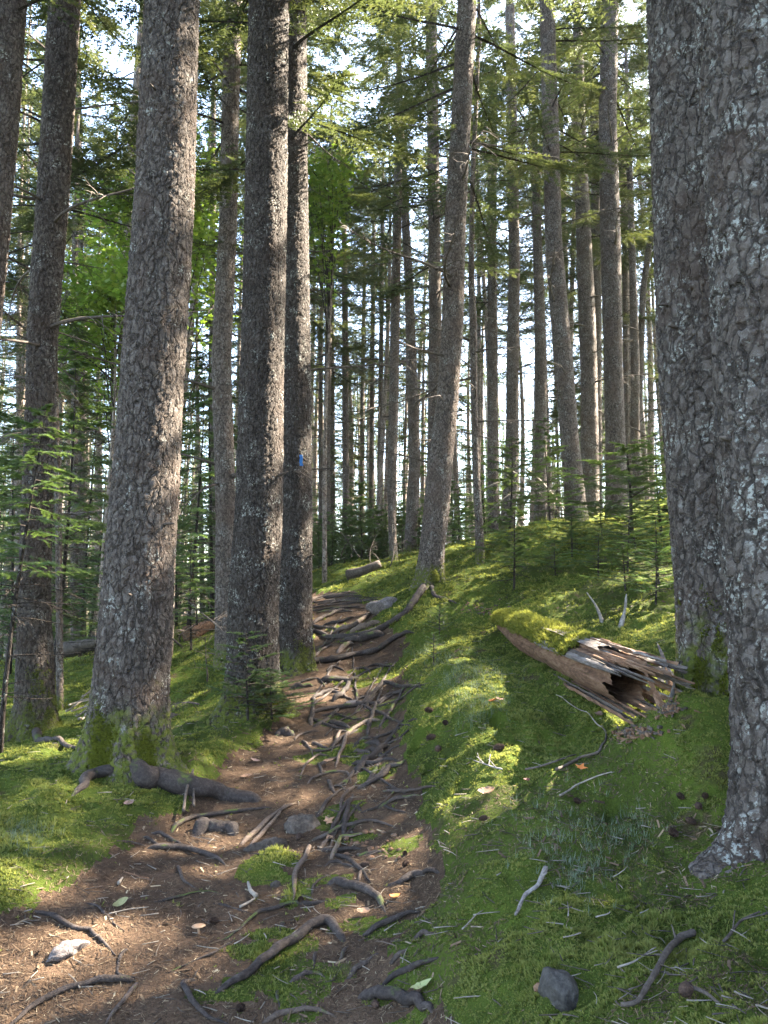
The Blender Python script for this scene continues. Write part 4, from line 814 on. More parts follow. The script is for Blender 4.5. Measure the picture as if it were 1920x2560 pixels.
# ------------------------------------------------------------------ broad-leaved maples
def maple(px, d, cpy, rx, rzz, n, seed, label, limbs, basepy=1600):
    r = np.random.default_rng(seed); b = at(px, basepy, d); b[2] = hz(b[0], b[1]); e = empty('maple_tree', tuple(b)); tag(e, label, 'tree', 'leafy maples among the spruces')
    cc = at(px, cpy, d); C0 = cc - b
    t = np.linspace(0, 1, 14); P = np.c_[.12 * np.sin(t * 5 + seed) * t, .1 * np.sin(4 * t), -.1 + (C0[2] + rzz * .8) * t]
    link('trunk', mesh_np('trunk', *tube(P, np.linspace(.045, .008, 14), 10, .08, seed, 6), [M['bark_far']]), e)
    parts = []; ends = []
    for k in range(26):
        q = r.uniform(.45, 1); s = np.array([np.interp(q, t, P[:, j]) for j in range(3)]); 
        dr = r.normal(0, 1, 3); dr[2] = abs(dr[2]) * .5; dr /= np.linalg.norm(dr); tgt = C0 + dr * [rx, rx, rzz] * r.uniform(.6, 1.0) * np.array([1, 1, 1 if r.uniform() < .5 else -1])
        tt = np.linspace(0, 1, 8)[:, None]; Bz = s + (tgt - s) * tt; Bz[:, 2:] += .2 * np.sin(tt * 3.14) * rx * .4
        parts.append((*tube(Bz, np.linspace(.012, .003, 8), 5, .1, k), 0)); ends.append(Bz)
    V, Fs, mi = join(parts); link('limb', mesh_np('limb', V, Fs, [M['bark_dark']], mi), e)
    k = r.integers(0, len(ends), n); q = r.uniform(.35, 1.05, n); Bz = np.array(ends); ix = np.clip((q * 7).astype(int), 0, 6); fr = (q * 7 - ix)[:, None]
    pos = Bz[k, ix] * (1 - fr) + Bz[k, np.clip(ix + 1, 0, 7)] * fr + r.normal(0, 1, (n, 3)) * [.16, .16, .09]
    ang = np.linspace(0, 2 * np.pi, 11)[:-1]; rad = np.array([1.0, .42, .85, .40, .62, .22, .62, .40, .85, .42])
    sz = r.uniform(.045, .080, n); a = r.uniform(0, 6.28, n); nn = r.normal(0, .42, (n, 3)) + [0, 0, 1]; nn /= np.linalg.norm(nn, axis=1)[:, None]
    u = np.cross(nn, np.c_[np.cos(a), np.sin(a), 0 * a]); u /= np.linalg.norm(u, axis=1)[:, None]; w_ = np.cross(nn, u)
    V = (pos[:, None] + sz[:, None, None] * rad[None, :, None] * (np.cos(ang)[None, :, None] * u[:, None] + np.sin(ang)[None, :, None] * w_[:, None])).reshape(-1, 3)
    link('crown', mesh_np('crown', V, np.arange(n * 10).reshape(-1, 10), [M['maple']], None, False, {'rnd': np.repeat(r.uniform(0, 1, n), 10)}), e)
maple(425, 10.6, 600, 1.25, 2.2, 4800, 3, 'bright green maple foliage behind the thickest left trunk', 0)
maple(812, 13.5, 440, .68, .95, 2200, 4, 'small leafy maple with some yellow leaves right of the blazed trunk', 0, 1440)
maple(245, 12.0, 760, .8, 1.7, 3600, 5, 'leafy maple low between the sunlit left trunk and the thickest trunk', 0)

# ------------------------------------------------------------------ roots across the trail: label, radius, pale, arch, photo pixels
k_ = lambda py: float(np.interp(py, [1500, 1700, 1900, 2100, 2300], [1.3, 1.15, 1.05, .85, .72]))
ROOTS = [
('brown root winding from the left moss edge to the centre of the bare trail floor', .016, 0, .3, [(77,2272),(116,2287),(154,2310),(193,2322),(224,2328),(231,2332),(251,2349),(270,2368),(289,2391)]),
('thin root on the bare trail, left of the olive leaf', .010, 0, .3, [(201,2254),(239,2268),(266,2291),(285,2312),(309,2330)]),
('short bent root joining the knee of the big arching root at the lower left', .014, 0, .3, [(322,2362),(305,2388),(295,2415),(297,2438),(328,2446),(347,2446)]),
('long arching root running off the lower left corner', .020, 0, .5, [(347,2445),(309,2451),(251,2459),(193,2469),(147,2484),(108,2503),(69,2530),(31,2560),(-20,2600)]),
('root dropping from the same knee toward the bottom edge, paler grey', .016, .25, .4, [(349,2447),(339,2469),(316,2496),(293,2523),(270,2557),(255,2590)]),
('smooth dark root curving along the bottom edge left of centre', .018, 0, .5, [(498,2447),(459,2457),(463,2480),(482,2511),(505,2538),(540,2553),(579,2559)]),
('hooked root in the middle of the bare trail below the two crossed roots', .014, .1, .4, [(440,2160),(451,2187),(467,2210),(498,2226)]),
('straight low root lying across the bare trail under the hooked one', .011, 0, .3, [(382,2254),(424,2251),(475,2237),(513,2231),(548,2231)]),
('thin half buried root right of the pale driftwood chip', .011, 0, .1, [(529,2256),(559,2264),(598,2276),(633,2289)]),
('long slender dark root bordering the upper side of the moss island in the trail', .015, 0, .3, [(839,2256),(804,2255),(777,2264),(731,2264),(688,2272),(650,2283),(627,2303),(596,2326),(569,2345),(542,2351)]),
('thin straight dark root reaching left below the small mushroom', .009, 0, .1, [(590,2349),(540,2380),(502,2395),(455,2418),(420,2434)]),
('big dark root arching over the moss island at the bottom centre', .030, 0, .7, [(866,2355),(847,2334),(823,2316),(804,2314),(773,2326),(742,2349),(711,2368),(688,2391),(661,2411),(634,2430),(596,2453),(557,2473),(530,2488)]),
('short stubby root standing in the moss above the big arching dark root', .016, 0, .3, [(708,2299),(702,2322),(706,2349)]),
('stubby root under the arch of the big dark root', .020, .1, .3, [(796,2368),(789,2391),(785,2422)]),
('bent root with bright moss on both sides near the bottom centre', .022, .1, .6, [(719,2457),(742,2447),(773,2434),(800,2434),(815,2445)]),
('fat short root under the bent mossy one', .022, 0, .2, [(777,2457),(777,2484),(785,2507)]),
('upright thin root left of the bright green moss tuft at the bottom', .016, 0, .2, [(696,2461),(694,2492),(700,2519)]),
('pale brown root curving along the very bottom edge at centre', .020, .3, .4, [(650,2557),(696,2546),(742,2532),(789,2528),(827,2536),(850,2546)]),
('pale grey root running straight down the trail from the stone', .019, .35, .5, [(773,2110),(767,2137),(752,2164),(740,2191),(735,2234),(733,2256)]),
('thin curved root left of the thick dark root at lower centre', .012, .2, .5, [(781,2237),(785,2218),(800,2199),(827,2185)]),
('thick nearly black root angled above the tan curled leaf', .030, 0, .5, [(812,2214),(839,2206),(866,2218),(897,2228),(928,2237),(951,2253),(966,2280)]),
('forked pale brown root above the thick nearly black one', .016, .35, .4, [(893,2204),(904,2183),(928,2177),(958,2170)]),
('dark root entering the trail at the tip of the sunlit moss streak', .024, 0, .4, [(970,2214),(1001,2210),(1032,2195),(1059,2185),(1090,2183),(1113,2168)]),
('dark root sloping up to the right beside the tan curled leaf', .022, 0, .5, [(908,2339),(943,2322),(982,2305),(1020,2293),(1051,2280),(1076,2264)]),
('short arched root right of the big arching dark root', .020, .1, .6, [(847,2407),(858,2388),(874,2364),(901,2359)]),
('broad root below the short arched one, fading into bark chips', .020, .1, .3, [(866,2449),(889,2426),(916,2407),(935,2388),(966,2380)]),
('root climbing from the trail into the yellow moss at lower right of the path', .020, .1, .2, [(978,2415),(1001,2388),(1024,2364),(1047,2349),(1082,2330),(1120,2303)]),
('long dark root on the moss just above the half green leaf', .020, 0, .5, [(955,2465),(993,2438),(1039,2426),(1074,2407),(1120,2380)]),
('thick log like root at the bottom beside the half green leaf', .038, 0, .6, [(904,2488),(943,2494),(993,2503),(1039,2515),(1097,2530)]),
('root lying level below the massive root of the thickest trunk', .017, .05, .5, [(424,2083),(447,2064),(478,2050),(528,2041),(586,2033),(644,2025),(690,2019)]),
('rounded dark root hump bulging out of the trail', .062, 0, .15, [(478,2090),(510,2078),(545,2074),(580,2080),(606,2094)]),
('thick one of two crossed roots on the bare trail', .022, .05, .6, [(366,2122),(416,2124),(470,2129),(516,2141),(547,2156),(570,2168)]),
('short root crossing under the left end of the crossed pair', .015, .05, .5, [(354,2083),(381,2106),(404,2122)]),
('thin upper one of the crossed roots', .014, .05, .5, [(366,2077),(404,2089),(439,2106),(485,2124)]),
('low thin root left of the crossed roots', .012, .05, .2, [(277,2104),(316,2104),(343,2114),(366,2118)]),
('reddish split root leaning up the trail beside the grey stone', .018, .4, .6, [(601,2114),(636,2087),(675,2052),(709,2025),(744,2004)]),
('paler strip of the split root beside the grey stone', .015, .55, .6, [(624,2118),(663,2079),(694,2041),(713,2006)]),
('looping thin root on the left of the central root tangle', .010, .25, .8, [(825,1890),(794,1890),(771,1909),(756,1933),(750,1952)]),
('thin straight root at the upper left of the central tangle', .012, .15, .4, [(756,1850),(771,1871),(783,1890)]),
('sagging short root above the looping thin root', .018, .05, .3, [(779,1857),(806,1869),(829,1869)]),
('long pale smooth root crossing the centre of the tangle diagonally', .017, .45, .7, [(954,1797),(913,1811),(882,1830),(866,1848),(857,1873),(846,1900),(837,1921)]),
('root forking left from the long pale diagonal root', .014, .2, .5, [(876,1826),(851,1833),(838,1855),(826,1883)]),
('looped root below the long pale diagonal one', .011, .2, .9, [(767,1960),(794,1944),(825,1933),(856,1929),(871,1940),(879,1960)]),
('stub root beside the tan leaf in the tangle', .014, .1, .3, [(794,1909),(802,1929),(806,1942)]),
('bent brown root below the looped root', .018, .1, .4, [(821,1948),(829,1971),(844,1990)]),
('thin offshoot right of the bent brown root', .011, .1, .4, [(833,1956),(848,1967),(868,1973)]),
('thick dark root coming out under the moss bank at the centre', .028, 0, .7, [(891,1933),(910,1913),(933,1894),(960,1875),(987,1852)]),
('second dark root from the moss bank, lower and forked', .022, 0, .7, [(895,1971),(929,1960),(956,1948),(976,1925),(999,1913),(1020,1890)]),
('short prong rising from the forked dark root', .014, 0, .4, [(949,1944),(953,1928),(956,1913)]),
('slim root bending down the trail from the forked dark root', .014, .15, .5, [(887,1963),(868,1987),(856,2006),(852,2021),(850,2048)]),
('fat mossy root stub right of the slim bending root', .024, 0, .3, [(868,2014),(887,2017),(910,2029)]),
('flat dark root piece alone on the needles right of the stub', .022, 0, .2, [(918,1998),(937,2002),(956,2006)]),
('wavy root crossing the whole trail level with the stone', .016, .1, .5, [(771,2106),(794,2098),(817,2091),(848,2075),(879,2064),(910,2056),(933,2054),(960,2060),(995,2070)]),
('pale tan curved root beside the brown pebbles', .017, .65, .6, [(829,2149),(841,2122),(852,2102),(879,2095),(918,2079)]),
('dark low root under the pale tan curved root', .014, .05, .4, [(810,2168),(833,2158),(864,2164),(906,2174)]),
('thin root leaning against the dark earth bank', .015, .05, .4, [(1007,1987),(1026,1971),(1045,1954)]),
('short grey root right of the long pale diagonal one', .018, .1, .3, [(879,1879),(910,1881),(933,1886)]),
('broad flat root above the short grey one by the moss bank', .030, 0, .2, [(906,1861),(933,1857),(956,1863)]),
('wide purple grey root hump at the left edge of the upper trail', .050, .05, .1, [(680,1838),(710,1834),(745,1840)]),
('dark branching root in mid trail, its left limb', .020, 0, .6, [(776,1751),(801,1739),(826,1729),(860,1723)]),
('dark branching root in mid trail, its tall right limb', .024, 0, .7, [(829,1753),(851,1742),(870,1717),(882,1698),(898,1695)]),
('long root slanting across the trail above the mossy strip', .018, .05, .6, [(776,1786),(804,1779),(838,1776),(876,1768),(913,1765),(945,1757),(976,1740),(1011,1731)]),
('knobbly root below the moss bank beside the pale flat stone', .022, 0, .6, [(910,1761),(932,1742),(951,1720),(960,1709),(989,1710)]),
('great dark root reaching from the moss bank across the upper trail', .030, 0, .7, [(763,1673),(788,1660),(826,1657),(866,1648),(901,1638),(935,1635),(954,1623),(976,1607),(1001,1594),(1039,1582)]),
('forked root left of the great dark upper root', .016, .1, .7, [(779,1654),(794,1638),(813,1623),(832,1612)]),
('bleached curved root stub under the blazed trunk roots', .032, .9, .5, [(842,1634),(866,1616),(888,1604)]),
('root arch over a dark hollow in the upper trail', .016, 0, .9, [(816,1679),(838,1671),(863,1679)]),
('curling root right of the arch over the dark hollow', .013, 0, .7, [(876,1676),(901,1674),(923,1682),(917,1695)]),
('level root near the right edge of the upper trail', .017, .05, .6, [(917,1668),(938,1665),(970,1668),(995,1667)]),
('bent root on the left of the stepped upper trail', .013, 0, .6, [(750,1707),(776,1701),(797,1698),(813,1717)]),
('thick level root forming a step across the upper trail', .040, 0, .1, [(795,1704),(838,1703),(885,1701)]),
('smooth root bulge at the left end of the step', .036, .1, .1, [(722,1720),(757,1717),(788,1714)]),
('blunt root below the long slanting root', .022, 0, .3, [(816,1808),(838,1811),(860,1817),(882,1820)]),
('thin curved root left of the central tangle, above the needles', .012, .15, .5, [(735,1850),(750,1838),(776,1830),(807,1828)]),
('root at the top of the trail curving up to a pale tip', .020, .4, .6, [(775,1508),(786,1501),(812,1494),(842,1492),(867,1487),(877,1475)]),
('upper loop of the roots facing the blazed trunk', .022, .1, .7, [(781,1559),(802,1551),(824,1541),(852,1529),(883,1529)]),
('lower loop of the roots facing the blazed trunk', .017, .1, .6, [(781,1562),(791,1569),(822,1572),(847,1574)]),
('sunlit root curving below the pale boulder', .026, .4, .6, [(832,1582),(870,1574),(895,1562),(915,1546),(928,1534),(951,1530)]),
('wrinkled pale root in sun beside the mossy root of the leaning trunk', .040, .55, .4, [(875,1582),(908,1574),(933,1562),(956,1551)]),
('root in the hollow between the loops and the sunlit root', .020, 0, .5, [(807,1564),(832,1559),(857,1556),(890,1539)]),
]
for lab, r0, pale, arch, pts in ROOTS:
    r0 = r0 * k_(np.mean([p[1] for p in pts])) * 1.06
    if len(lab.split()) > 16: lab = ' '.join(lab.split()[:16])
    tag(root_obj('tree_root', pts, r0, r0 * (.7 if r0 > .02 else .55), None, 10, pale, arch=arch, ds=.012 if pts[0][1] > 1900 else .02), lab, 'root', 'roots crossing the trail')
r = random.Random(4)
for i in range(26):
    y0 = r.uniform(1494, 1532); x0 = r.uniform(772, 860); y1 = y0 - r.uniform(2, 14); x1 = x0 + r.uniform(50, 110)
    tag(root_obj('tree_root', [(x0, y0), ((x0 + x1) / 2, (y0 + y1) / 2 + r.uniform(-5, 5)), (x1, y1)], r.uniform(.011, .02), None, None, 7, r.choice([0, .1, .25]), arch=.6, ds=.03), 'thin root in the woven mat of roots below the pale boulder', 'root', 'woven thin roots at the top of the trail')
for i in range(56):
    y0 = r.uniform(1560, 2150); x0 = np.interp(y0, [1560, 1700, 1850, 2000, 2150], [800, 770, 760, 780, 760]) + r.uniform(0, 190); a = r.gauss(-.45, .5); l_ = r.uniform(70, 180) * np.interp(y0, [1560, 2150], [.8, 1.0]); sg = r.choice([-1, 1])
    q = [(x0, y0), (x0 + l_ * .35 * math.cos(a), y0 + l_ * .35 * math.sin(a) + sg * r.uniform(2, 10)), (x0 + l_ * .7 * math.cos(a), y0 + l_ * .7 * math.sin(a) + r.uniform(-6, 6)), (x0 + l_ * math.cos(a), y0 + l_ * math.sin(a) - sg * r.uniform(0, 9))]
    tag(root_obj('tree_root', q, r.uniform(.010, .022) * k_(y0), None, None, 8, r.choice([0, 0, 0, .12]), arch=r.uniform(-.2, .35), ds=.02), 'dark thin root crossing others in the stepped tangle up the trail centre', 'root', 'lesser roots of the tangle in the trail')
for i in range(34):
    px, py = r.choice([(r.uniform(640, 1000), r.uniform(1900, 2160)), (r.uniform(740, 1000), r.uniform(1640, 1880)), (r.uniform(40, 960), r.uniform(2180, 2540))]); a = r.uniform(-.6, .6) + (3.14 if r.random() < .5 else 0); l_ = r.uniform(25, 70)
    q = [(px, py), (px + l_ * .5 * math.cos(a), py + l_ * .35 * math.sin(a) + r.uniform(-5, 5)), (px + l_ * math.cos(a), py + l_ * .5 * math.sin(a))]
    tag(root_obj('rootlet', q, r.uniform(.0035, .0065), None, None, 6, r.choice([0, .2, .4]), arch=.5, ds=.015), 'thin rootlet lying loose among the needles on the trail', 'root', 'thin rootlets scattered over the trail')

# ------------------------------------------------------------------ stones
def rock(p, size, rz, mat, label, seed, tilt=0.0, sub=4, facet=.55, rough=.34, name='rock', mossy_top=False, cut=-.15):
    import bmesh
    bm = bmesh.new(); bmesh.ops.create_icosphere(bm, subdivisions=sub, radius=1.0); co = np.array([v.co[:] for v in bm.verts]); fs = np.array([[v.index for v in f.verts] for f in bm.faces]); bm.free()
    rr = np.random.default_rng(seed); pl = rr.normal(0, 1, (9, 3)); pl /= np.linalg.norm(pl, axis=1)[:, None]
    for q in pl:                # facets broken off
        h_ = rr.uniform(facet, .92); s_ = co @ q; co = co - np.maximum(s_ - h_, 0)[:, None] * q * .9
    nz = fbm(co[:, 0] * 2.2 + seed, co[:, 1] * 2.2 + co[:, 2] * 1.7, seed, 4); co = co * (1 + rough * nz)[:, None]
    co = co * size; ca, sa = math.cos(tilt), math.sin(tilt); co = np.c_[co[:, 0] * ca - co[:, 2] * sa, co[:, 1], co[:, 0] * sa + co[:, 2] * ca]
    ca, sa = math.cos(rz), math.sin(rz); co = np.c_[co[:, 0] * ca - co[:, 1] * sa, co[:, 0] * sa + co[:, 1] * ca, co[:, 2]]
    o = link(name, mesh_np(name, co, fs, [M[mat]]), None, (p[0], p[1], p[2] + size[2] * cut)); return tag(o, label, 'rock')
o = rock(G(965, 1515), (.23, .17, .12), .2, 'granite', 'pale grey boulder cracked in two beside the top of the trail', 3, .1); 
rock(G(752, 2068), (.12, .07, .085), .5, 'stone', 'grey pointed stone half buried in the trail beside mossy patches', 5, -.2)
rock(G(660, 2118), (.12, .055, .05), .7, 'stone', 'low dark end of a mossy stone ridge beside the split root', 6, .1)
rock(G(165, 2385), (.075, .05, .035), .8, 'granite', 'pinkish white stone sunk in the bare trail at lower left', 7, .15, cut=.1)
rock(G(1398, 2462), (.05, .085, .06), .3, 'darkstone', 'dark rounded stone half sunk in moss near the bottom right', 8, .3, facet=.86, rough=.18, cut=-.3)
rock(G(888, 1757), (.085, .05, .03), .1, 'granite', 'flat pale stone between roots in mid trail', 9, 0, 3)
rock(G(1347, 2470), (.016, .014, .016), .1, 'rotwood', 'small reddish brown pebble beside the dark rounded stone', 10, 0, 3)
rock(G(690, 2215), (.03, .025, .03), .4, 'stone', 'small grey stone in the moss left of the pale grey root', 12, 0, 3)
rock(G(420, 1795), (.20, .08, .07), .5, 'darkstone', 'dark stone just right of the thickest trunk in the shade', 13, .2, 3)
r = random.Random(12); proto = None
for i in range(30):
    p = G(r.uniform(860, 1000), r.uniform(2080, 2150))
    if i < 4: o = proto = rock(p, (.016, .013, .010), r.uniform(0, 6), ['rotwood', 'stone', 'twig', 'rotwood'][i], 'small brown pebble among others beside the pale tan root', 20 + i, 0, 2, name='pebble')
    else:
        o = proto.copy(); COL.objects.link(o); o.location = (p[0], p[1], p[2] + .004); o.rotation_euler = (0, 0, r.uniform(0, 6)); s_ = r.uniform(.6, 1.3); o.scale = (s_, s_, s_)
    o['group'] = 'brown pebbles on the trail'; o['category'] = 'pebble'

# ------------------------------------------------------------------ the rotten fallen log
lift_ = lambda px, py, h: G(px, py) + np.array([0, 0, h])
L0_, L1_ = lift_(1260, 1566, .0), lift_(1642, 1772, .05)      # straight trunk from the moss to the broken end
LP = [L0_ + (L1_ - L0_) * q for q in np.linspace(0, 1, 13)]
zl_ = np.maximum([p[2] for p in LP], [hz(p[0], p[1]) + l_ for p, l_ in zip(LP, np.interp(np.linspace(0, 1, 13), [0, .3, .7, 1], [.0, .05, .09, .06]))])
zl_ = np.convolve(np.pad(zl_, 3, 'reflect', reflect_type='odd'), np.ones(7) / 7, 'valid')
LP = [np.array([p[0], p[1], z]) for p, z in zip(LP, zl_)]
LC = catmull(np.array(LP), .025); n = len(LC); tl = np.linspace(0, 1, n); lr = np.interp(tl, [0, .25, .6, .85, 1], [.12, .17, .17, .16, .15])
e = empty('fallen_log', tuple(LC[n // 2])); tag(e, 'rotten fallen log with a splintered grey end and thick moss on top', 'log')
def logshell(a0, a1, s0, s1, dr, mat, name, seed, amp=.16, groove=.10):
    i0, i1 = int(s0 * (n - 1)), int(s1 * (n - 1)) + 1; C_ = LC[i0:i1]; T = np.gradient(LC, axis=0)[i0:i1]; T /= np.linalg.norm(T, axis=1)[:, None]
    B = np.cross(T, [0, 0, 1.0]); B /= np.linalg.norm(B, axis=1)[:, None]; U = np.cross(B, T)
    a = np.linspace(a0, a1, 64); s = (tl[i0:i1] * 3.2)[:, None]
    rr = (lr[i0:i1][:, None] + dr) * (1 + amp * fbm(s * 1.6 + 0 * a[None], a[None] * .9 + 0 * s, seed, 3) + groove * fbm(s * .8 + 0 * a[None], a[None] * 6.5 + 0 * s, seed + 5, 3))
    edge = 1 - .55 * np.exp(-np.minimum(a - a0, a1 - a) / .12)[None] if dr > 0 else 1
    if dr == 0: C_ = C_.copy()
    if dr > 0: rr = lr[i0:i1][:, None] * .9 + (rr - lr[i0:i1][:, None] * .9) * edge
    V = C_[:, None] + rr[..., None] * (np.cos(a)[None, :, None] * B[:, None] + np.sin(a)[None, :, None] * U[:, None]); m = len(a); k = len(C_)
    if dr <= 0: V = V + T[:, None] * (np.clip((np.arange(k) - k + 12) / 12, 0, 1)[:, None] * (.20 * fbm(a * 5, a * 0, seed + 9, 3) + .05 * fbm(a * 22, a * 0, seed + 3, 2))[None])[..., None]   # ragged broken end
    i = np.arange(k - 1)[:, None] * m; j = np.arange(m - 1)[None]; Fq = np.stack([i + j, i + j + 1, i + m + j + 1, i + m + j], -1).reshape(-1, 4)
    V = V.reshape(-1, 3); Nn = (np.cos(a)[None, :, None] * B[:, None] + np.sin(a)[None, :, None] * U[:, None]).reshape(-1, 3)
    return V, Fq, Nn
V, Fq, _ = logshell(R(60), R(300), 0, .84, 0, None, '', 3, .10, .22); link('wood', mesh_np('wood', V - np.array(e.location), Fq, [M['greywood']]), e)
V, Fq, _ = logshell(0, 2 * np.pi, 0, .90, -.05, None, '', 9, .12, .14); link('rotten_core', mesh_np('rotten_core', V - np.array(e.location), Fq, [M['rotwood']]), e)
V, Fq, Nn = logshell(R(25), R(200), 0, .74, .018, None, '', 13, .34, .12); ml = link('moss_cover', mesh_np('moss_cover', V - np.array(e.location), Fq, [M['mossground']]), e)
r = np.random.default_rng(3); pk = r.integers(0, len(V), 9000); P = V[pk] + r.normal(0, .01, (9000, 3)) - np.array(e.location); Nb = Nn[pk] * .7 + [0, 0, .5]; Nb /= np.linalg.norm(Nb, axis=1)[:, None]
bv, bf, rd, tp = blades(P, Nb, np.full(9000, .028), np.full(9000, .0065), 6, 1.2, 5); link('moss_tufts', mesh_np('moss_tufts', bv, bf, [M['moss_pale']], None, False, {'rnd': rd, 'tip': tp}), ml)['kind'] = 'stuff'
Tn = LC[-1] - LC[-6]; Tn /= np.linalg.norm(Tn)
def shard(b, d, L_, w_, th, mat, seed, name='splinter', parent=None):
    rr = np.random.default_rng(seed); d = d / np.linalg.norm(d); s = np.cross(d, [.2, .9, .3]); s /= np.linalg.norm(s); u = np.cross(s, d); t = np.linspace(0, 1, 12)
    V = []; 
    for q in t:
        ww = w_ * (1 - q ** 1.6) * (1 + .35 * rr.uniform(-1, 1)) + .002; tt = th * (1 - .7 * q) * (1 + .3 * rr.uniform(-1, 1)); c_ = b + d * L_ * q + s * .03 * L_ * math.sin(q * 4 + seed) + u * .02 * rr.uniform(-1, 1) * L_ * .3
        V += [c_ - s * ww - u * tt, c_ - u * tt * 1.3, c_ + s * ww - u * tt * .6, c_ + s * ww * .8 + u * tt, c_ + u * tt * 1.2, c_ - s * ww + u * tt]
    V = np.array(V); i = np.arange(11)[:, None] * 6; j = np.arange(6)[None]; k = (j + 1) % 6; Fq = np.stack([i + j, i + k, i + 6 + k, i + 6 + j], -1).reshape(-1, 4)
    cap = np.array([[5, 4, 3, 2, 1, 0], [66, 67, 68, 69, 70, 71]])
    return link(name, mesh_np(name, V - (np.array(parent.location) if parent else 0), [Fq, cap], [M[mat]], None, False), parent)
r = np.random.default_rng(8); Tm = np.gradient(LC, axis=0); Tm /= np.linalg.norm(Tm, axis=1)[:, None]
def strip(s0, s1, ang, off, w_, th, mat, seed):      # one long split sliver running along the trunk
    rr = np.random.default_rng(seed); i0, i1 = int(s0 * (n - 1)), int(min(s1, 1) * (n - 1)); k = np.linspace(i0, i1, 22).astype(int); P = LC[k].copy(); T = Tm[k]; B = np.cross(T, [0, 0, 1.0]); B /= np.linalg.norm(B, axis=1)[:, None]; U = np.cross(B, T); t = np.linspace(0, 1, 22)
    a = ang + .05 * np.sin(t * 3 + seed) + .10 * rr.normal() * t; rd_ = lr[k] + off + .03 * np.maximum(0, t - .6) + .0018 * rr.normal(0, 1, 22)
    C_ = P + rd_[:, None] * (np.cos(a)[:, None] * B + np.sin(a)[:, None] * U); C_ += T * (max(0, s1 - 1) * 2.6 * t ** 2)[:, None]
    Nr = np.cos(a)[:, None] * B + np.sin(a)[:, None] * U; Sd = np.cross(T, Nr); ww = (w_ * (1 - .85 * np.clip((t - .75) / .25, 0, 1) ** 1.3) * (1 + .10 * rr.uniform(-1, 1, 22)) * np.clip(t / .08 + .2, 0, 1))[:, None]; tt = th * (1 + .3 * rr.uniform(-1, 1, 22))[:, None]
    ring = np.stack([C_ - Sd * ww - Nr * tt, C_ + Sd * ww - Nr * tt, C_ + Sd * ww * .9 + Nr * tt * .7, C_ + Sd * ww * .2 + Nr * tt * 1.4, C_ - Sd * ww * .5 + Nr * tt, C_ - Sd * ww * .95 + Nr * tt * .4], 1).reshape(-1, 3)
    i = np.arange(21)[:, None] * 6; j = np.arange(6)[None]; kk = (j + 1) % 6; Fq = np.stack([i + j, i + kk, i + 6 + kk, i + 6 + j], -1).reshape(-1, 4); m6 = 126
    link('splinter', mesh_np('splinter', ring - np.array(e.location), [Fq, np.array([[5, 4, 3, 2, 1, 0], [m6, m6 + 1, m6 + 2, m6 + 3, m6 + 4, m6 + 5]])], [M[mat]], None, False), e)
for i in range(54):
    ang = r.uniform(R(95), R(300)) if i < 36 else r.uniform(R(20), R(95)); s0 = r.uniform(.38, .70); strip(s0, r.uniform(.88, 1.10), ang, r.uniform(-.05, .015), r.uniform(.006, .017), r.uniform(.004, .009), r.choice(['greywood', 'greywood', 'rotwood', 'rotwood', 'twig']), i)
for (x0, y0, d0, x1, y1, L_, w_, mt) in [(1694, 1725, 4.75, 1658, 1640, .36, .020, 'greywood'), (1690, 1722, 4.8, 1640, 1610, .30, .026, 'greywood'), (1660, 1715, 4.9, 1640, 1640, .22, .02, 'deadwood'), (1655, 1775, 4.7, 1610, 1660, .40, .016, 'rotwood'), (1680, 1740, 4.75, 1665, 1660, .25, .018, 'rotwood'), (1690, 1690, 5.0, 1720, 1655, .2, .03, 'rotwood'), (1665, 1760, 4.68, 1690, 1700, .2, .016, 'deadwood')]:
    p0 = lift_(x0, min(y0, 1775), -.03); p1 = at(x1, y1, p0[1] + .2); shard(p0, p1 - p0, np.linalg.norm(p1 - p0), w_, w_ * .5, mt, int(x0 + y1), 'splinter', e)
for (x0, y0, x1, y1, d0, r0) in [(1508, 1545, 1467, 1481, 6.0, .018), (1548, 1560, 1566, 1485, 5.9, .022)]:
    p0 = lift_(x0, y0 + 8, -.03); p1 = at(x1, y1, p0[1] - .05); C_ = catmull(np.array([p0, (p0 + p1) / 2 + [.015, 0, .01], p1]), .02); V, Fs = tube(C_, np.linspace(r0, r0 * .25, len(C_)), 8, .2, int(x0)); link('branch_stub', mesh_np('branch_stub', V - np.array(e.location), Fs, [M['deadwood']]), e)
def crumbs(px, py, sx, sy, n_, seed, label):
    rr = np.random.default_rng(seed); parts = []
    for i in range(n_):
        p = G(rr.normal(px, sx), rr.normal(py, sy)); d = rr.normal(0, 1, 3); d[2] *= .25; d /= np.linalg.norm(d); L_ = rr.uniform(.015, .05); s = np.cross(d, [0, 0, 1.]); u = np.cross(s, d); w_ = rr.uniform(.003, .008); h_ = rr.uniform(.003, .008)
        c = p + [0, 0, .008]; b = [c + d * L_ * q * .5 + s * w_ * k + u * h_ * m for q in (-1, 1) for k, m in ((-1, -1), (1, -1), (.8, 1), (-.9, .7))]
        parts.append((np.array(b), [np.array([[0, 1, 2, 3], [7, 6, 5, 4], [0, 4, 5, 1], [1, 5, 6, 2], [2, 6, 7, 3], [3, 7, 4, 0]])], int(rr.integers(0, 2))))
    V, Fs, mi = join(parts); tag(link('wood_crumbs', mesh_np('wood_crumbs', V, Fs, [M['rotwood'], M['twig']], mi, False)), label, None, None, 'stuff')
crumbs(1670, 1775, 18, 10, 70, 1, 'red brown rotten crumbs at the broken log end'); crumbs(1590, 1835, 30, 8, 70, 2, 'strip of rotten wood chips below the broken log end'); crumbs(1205, 1525, 30, 12, 60, 3, 'reddish rotten debris at the far end of the mossy log')
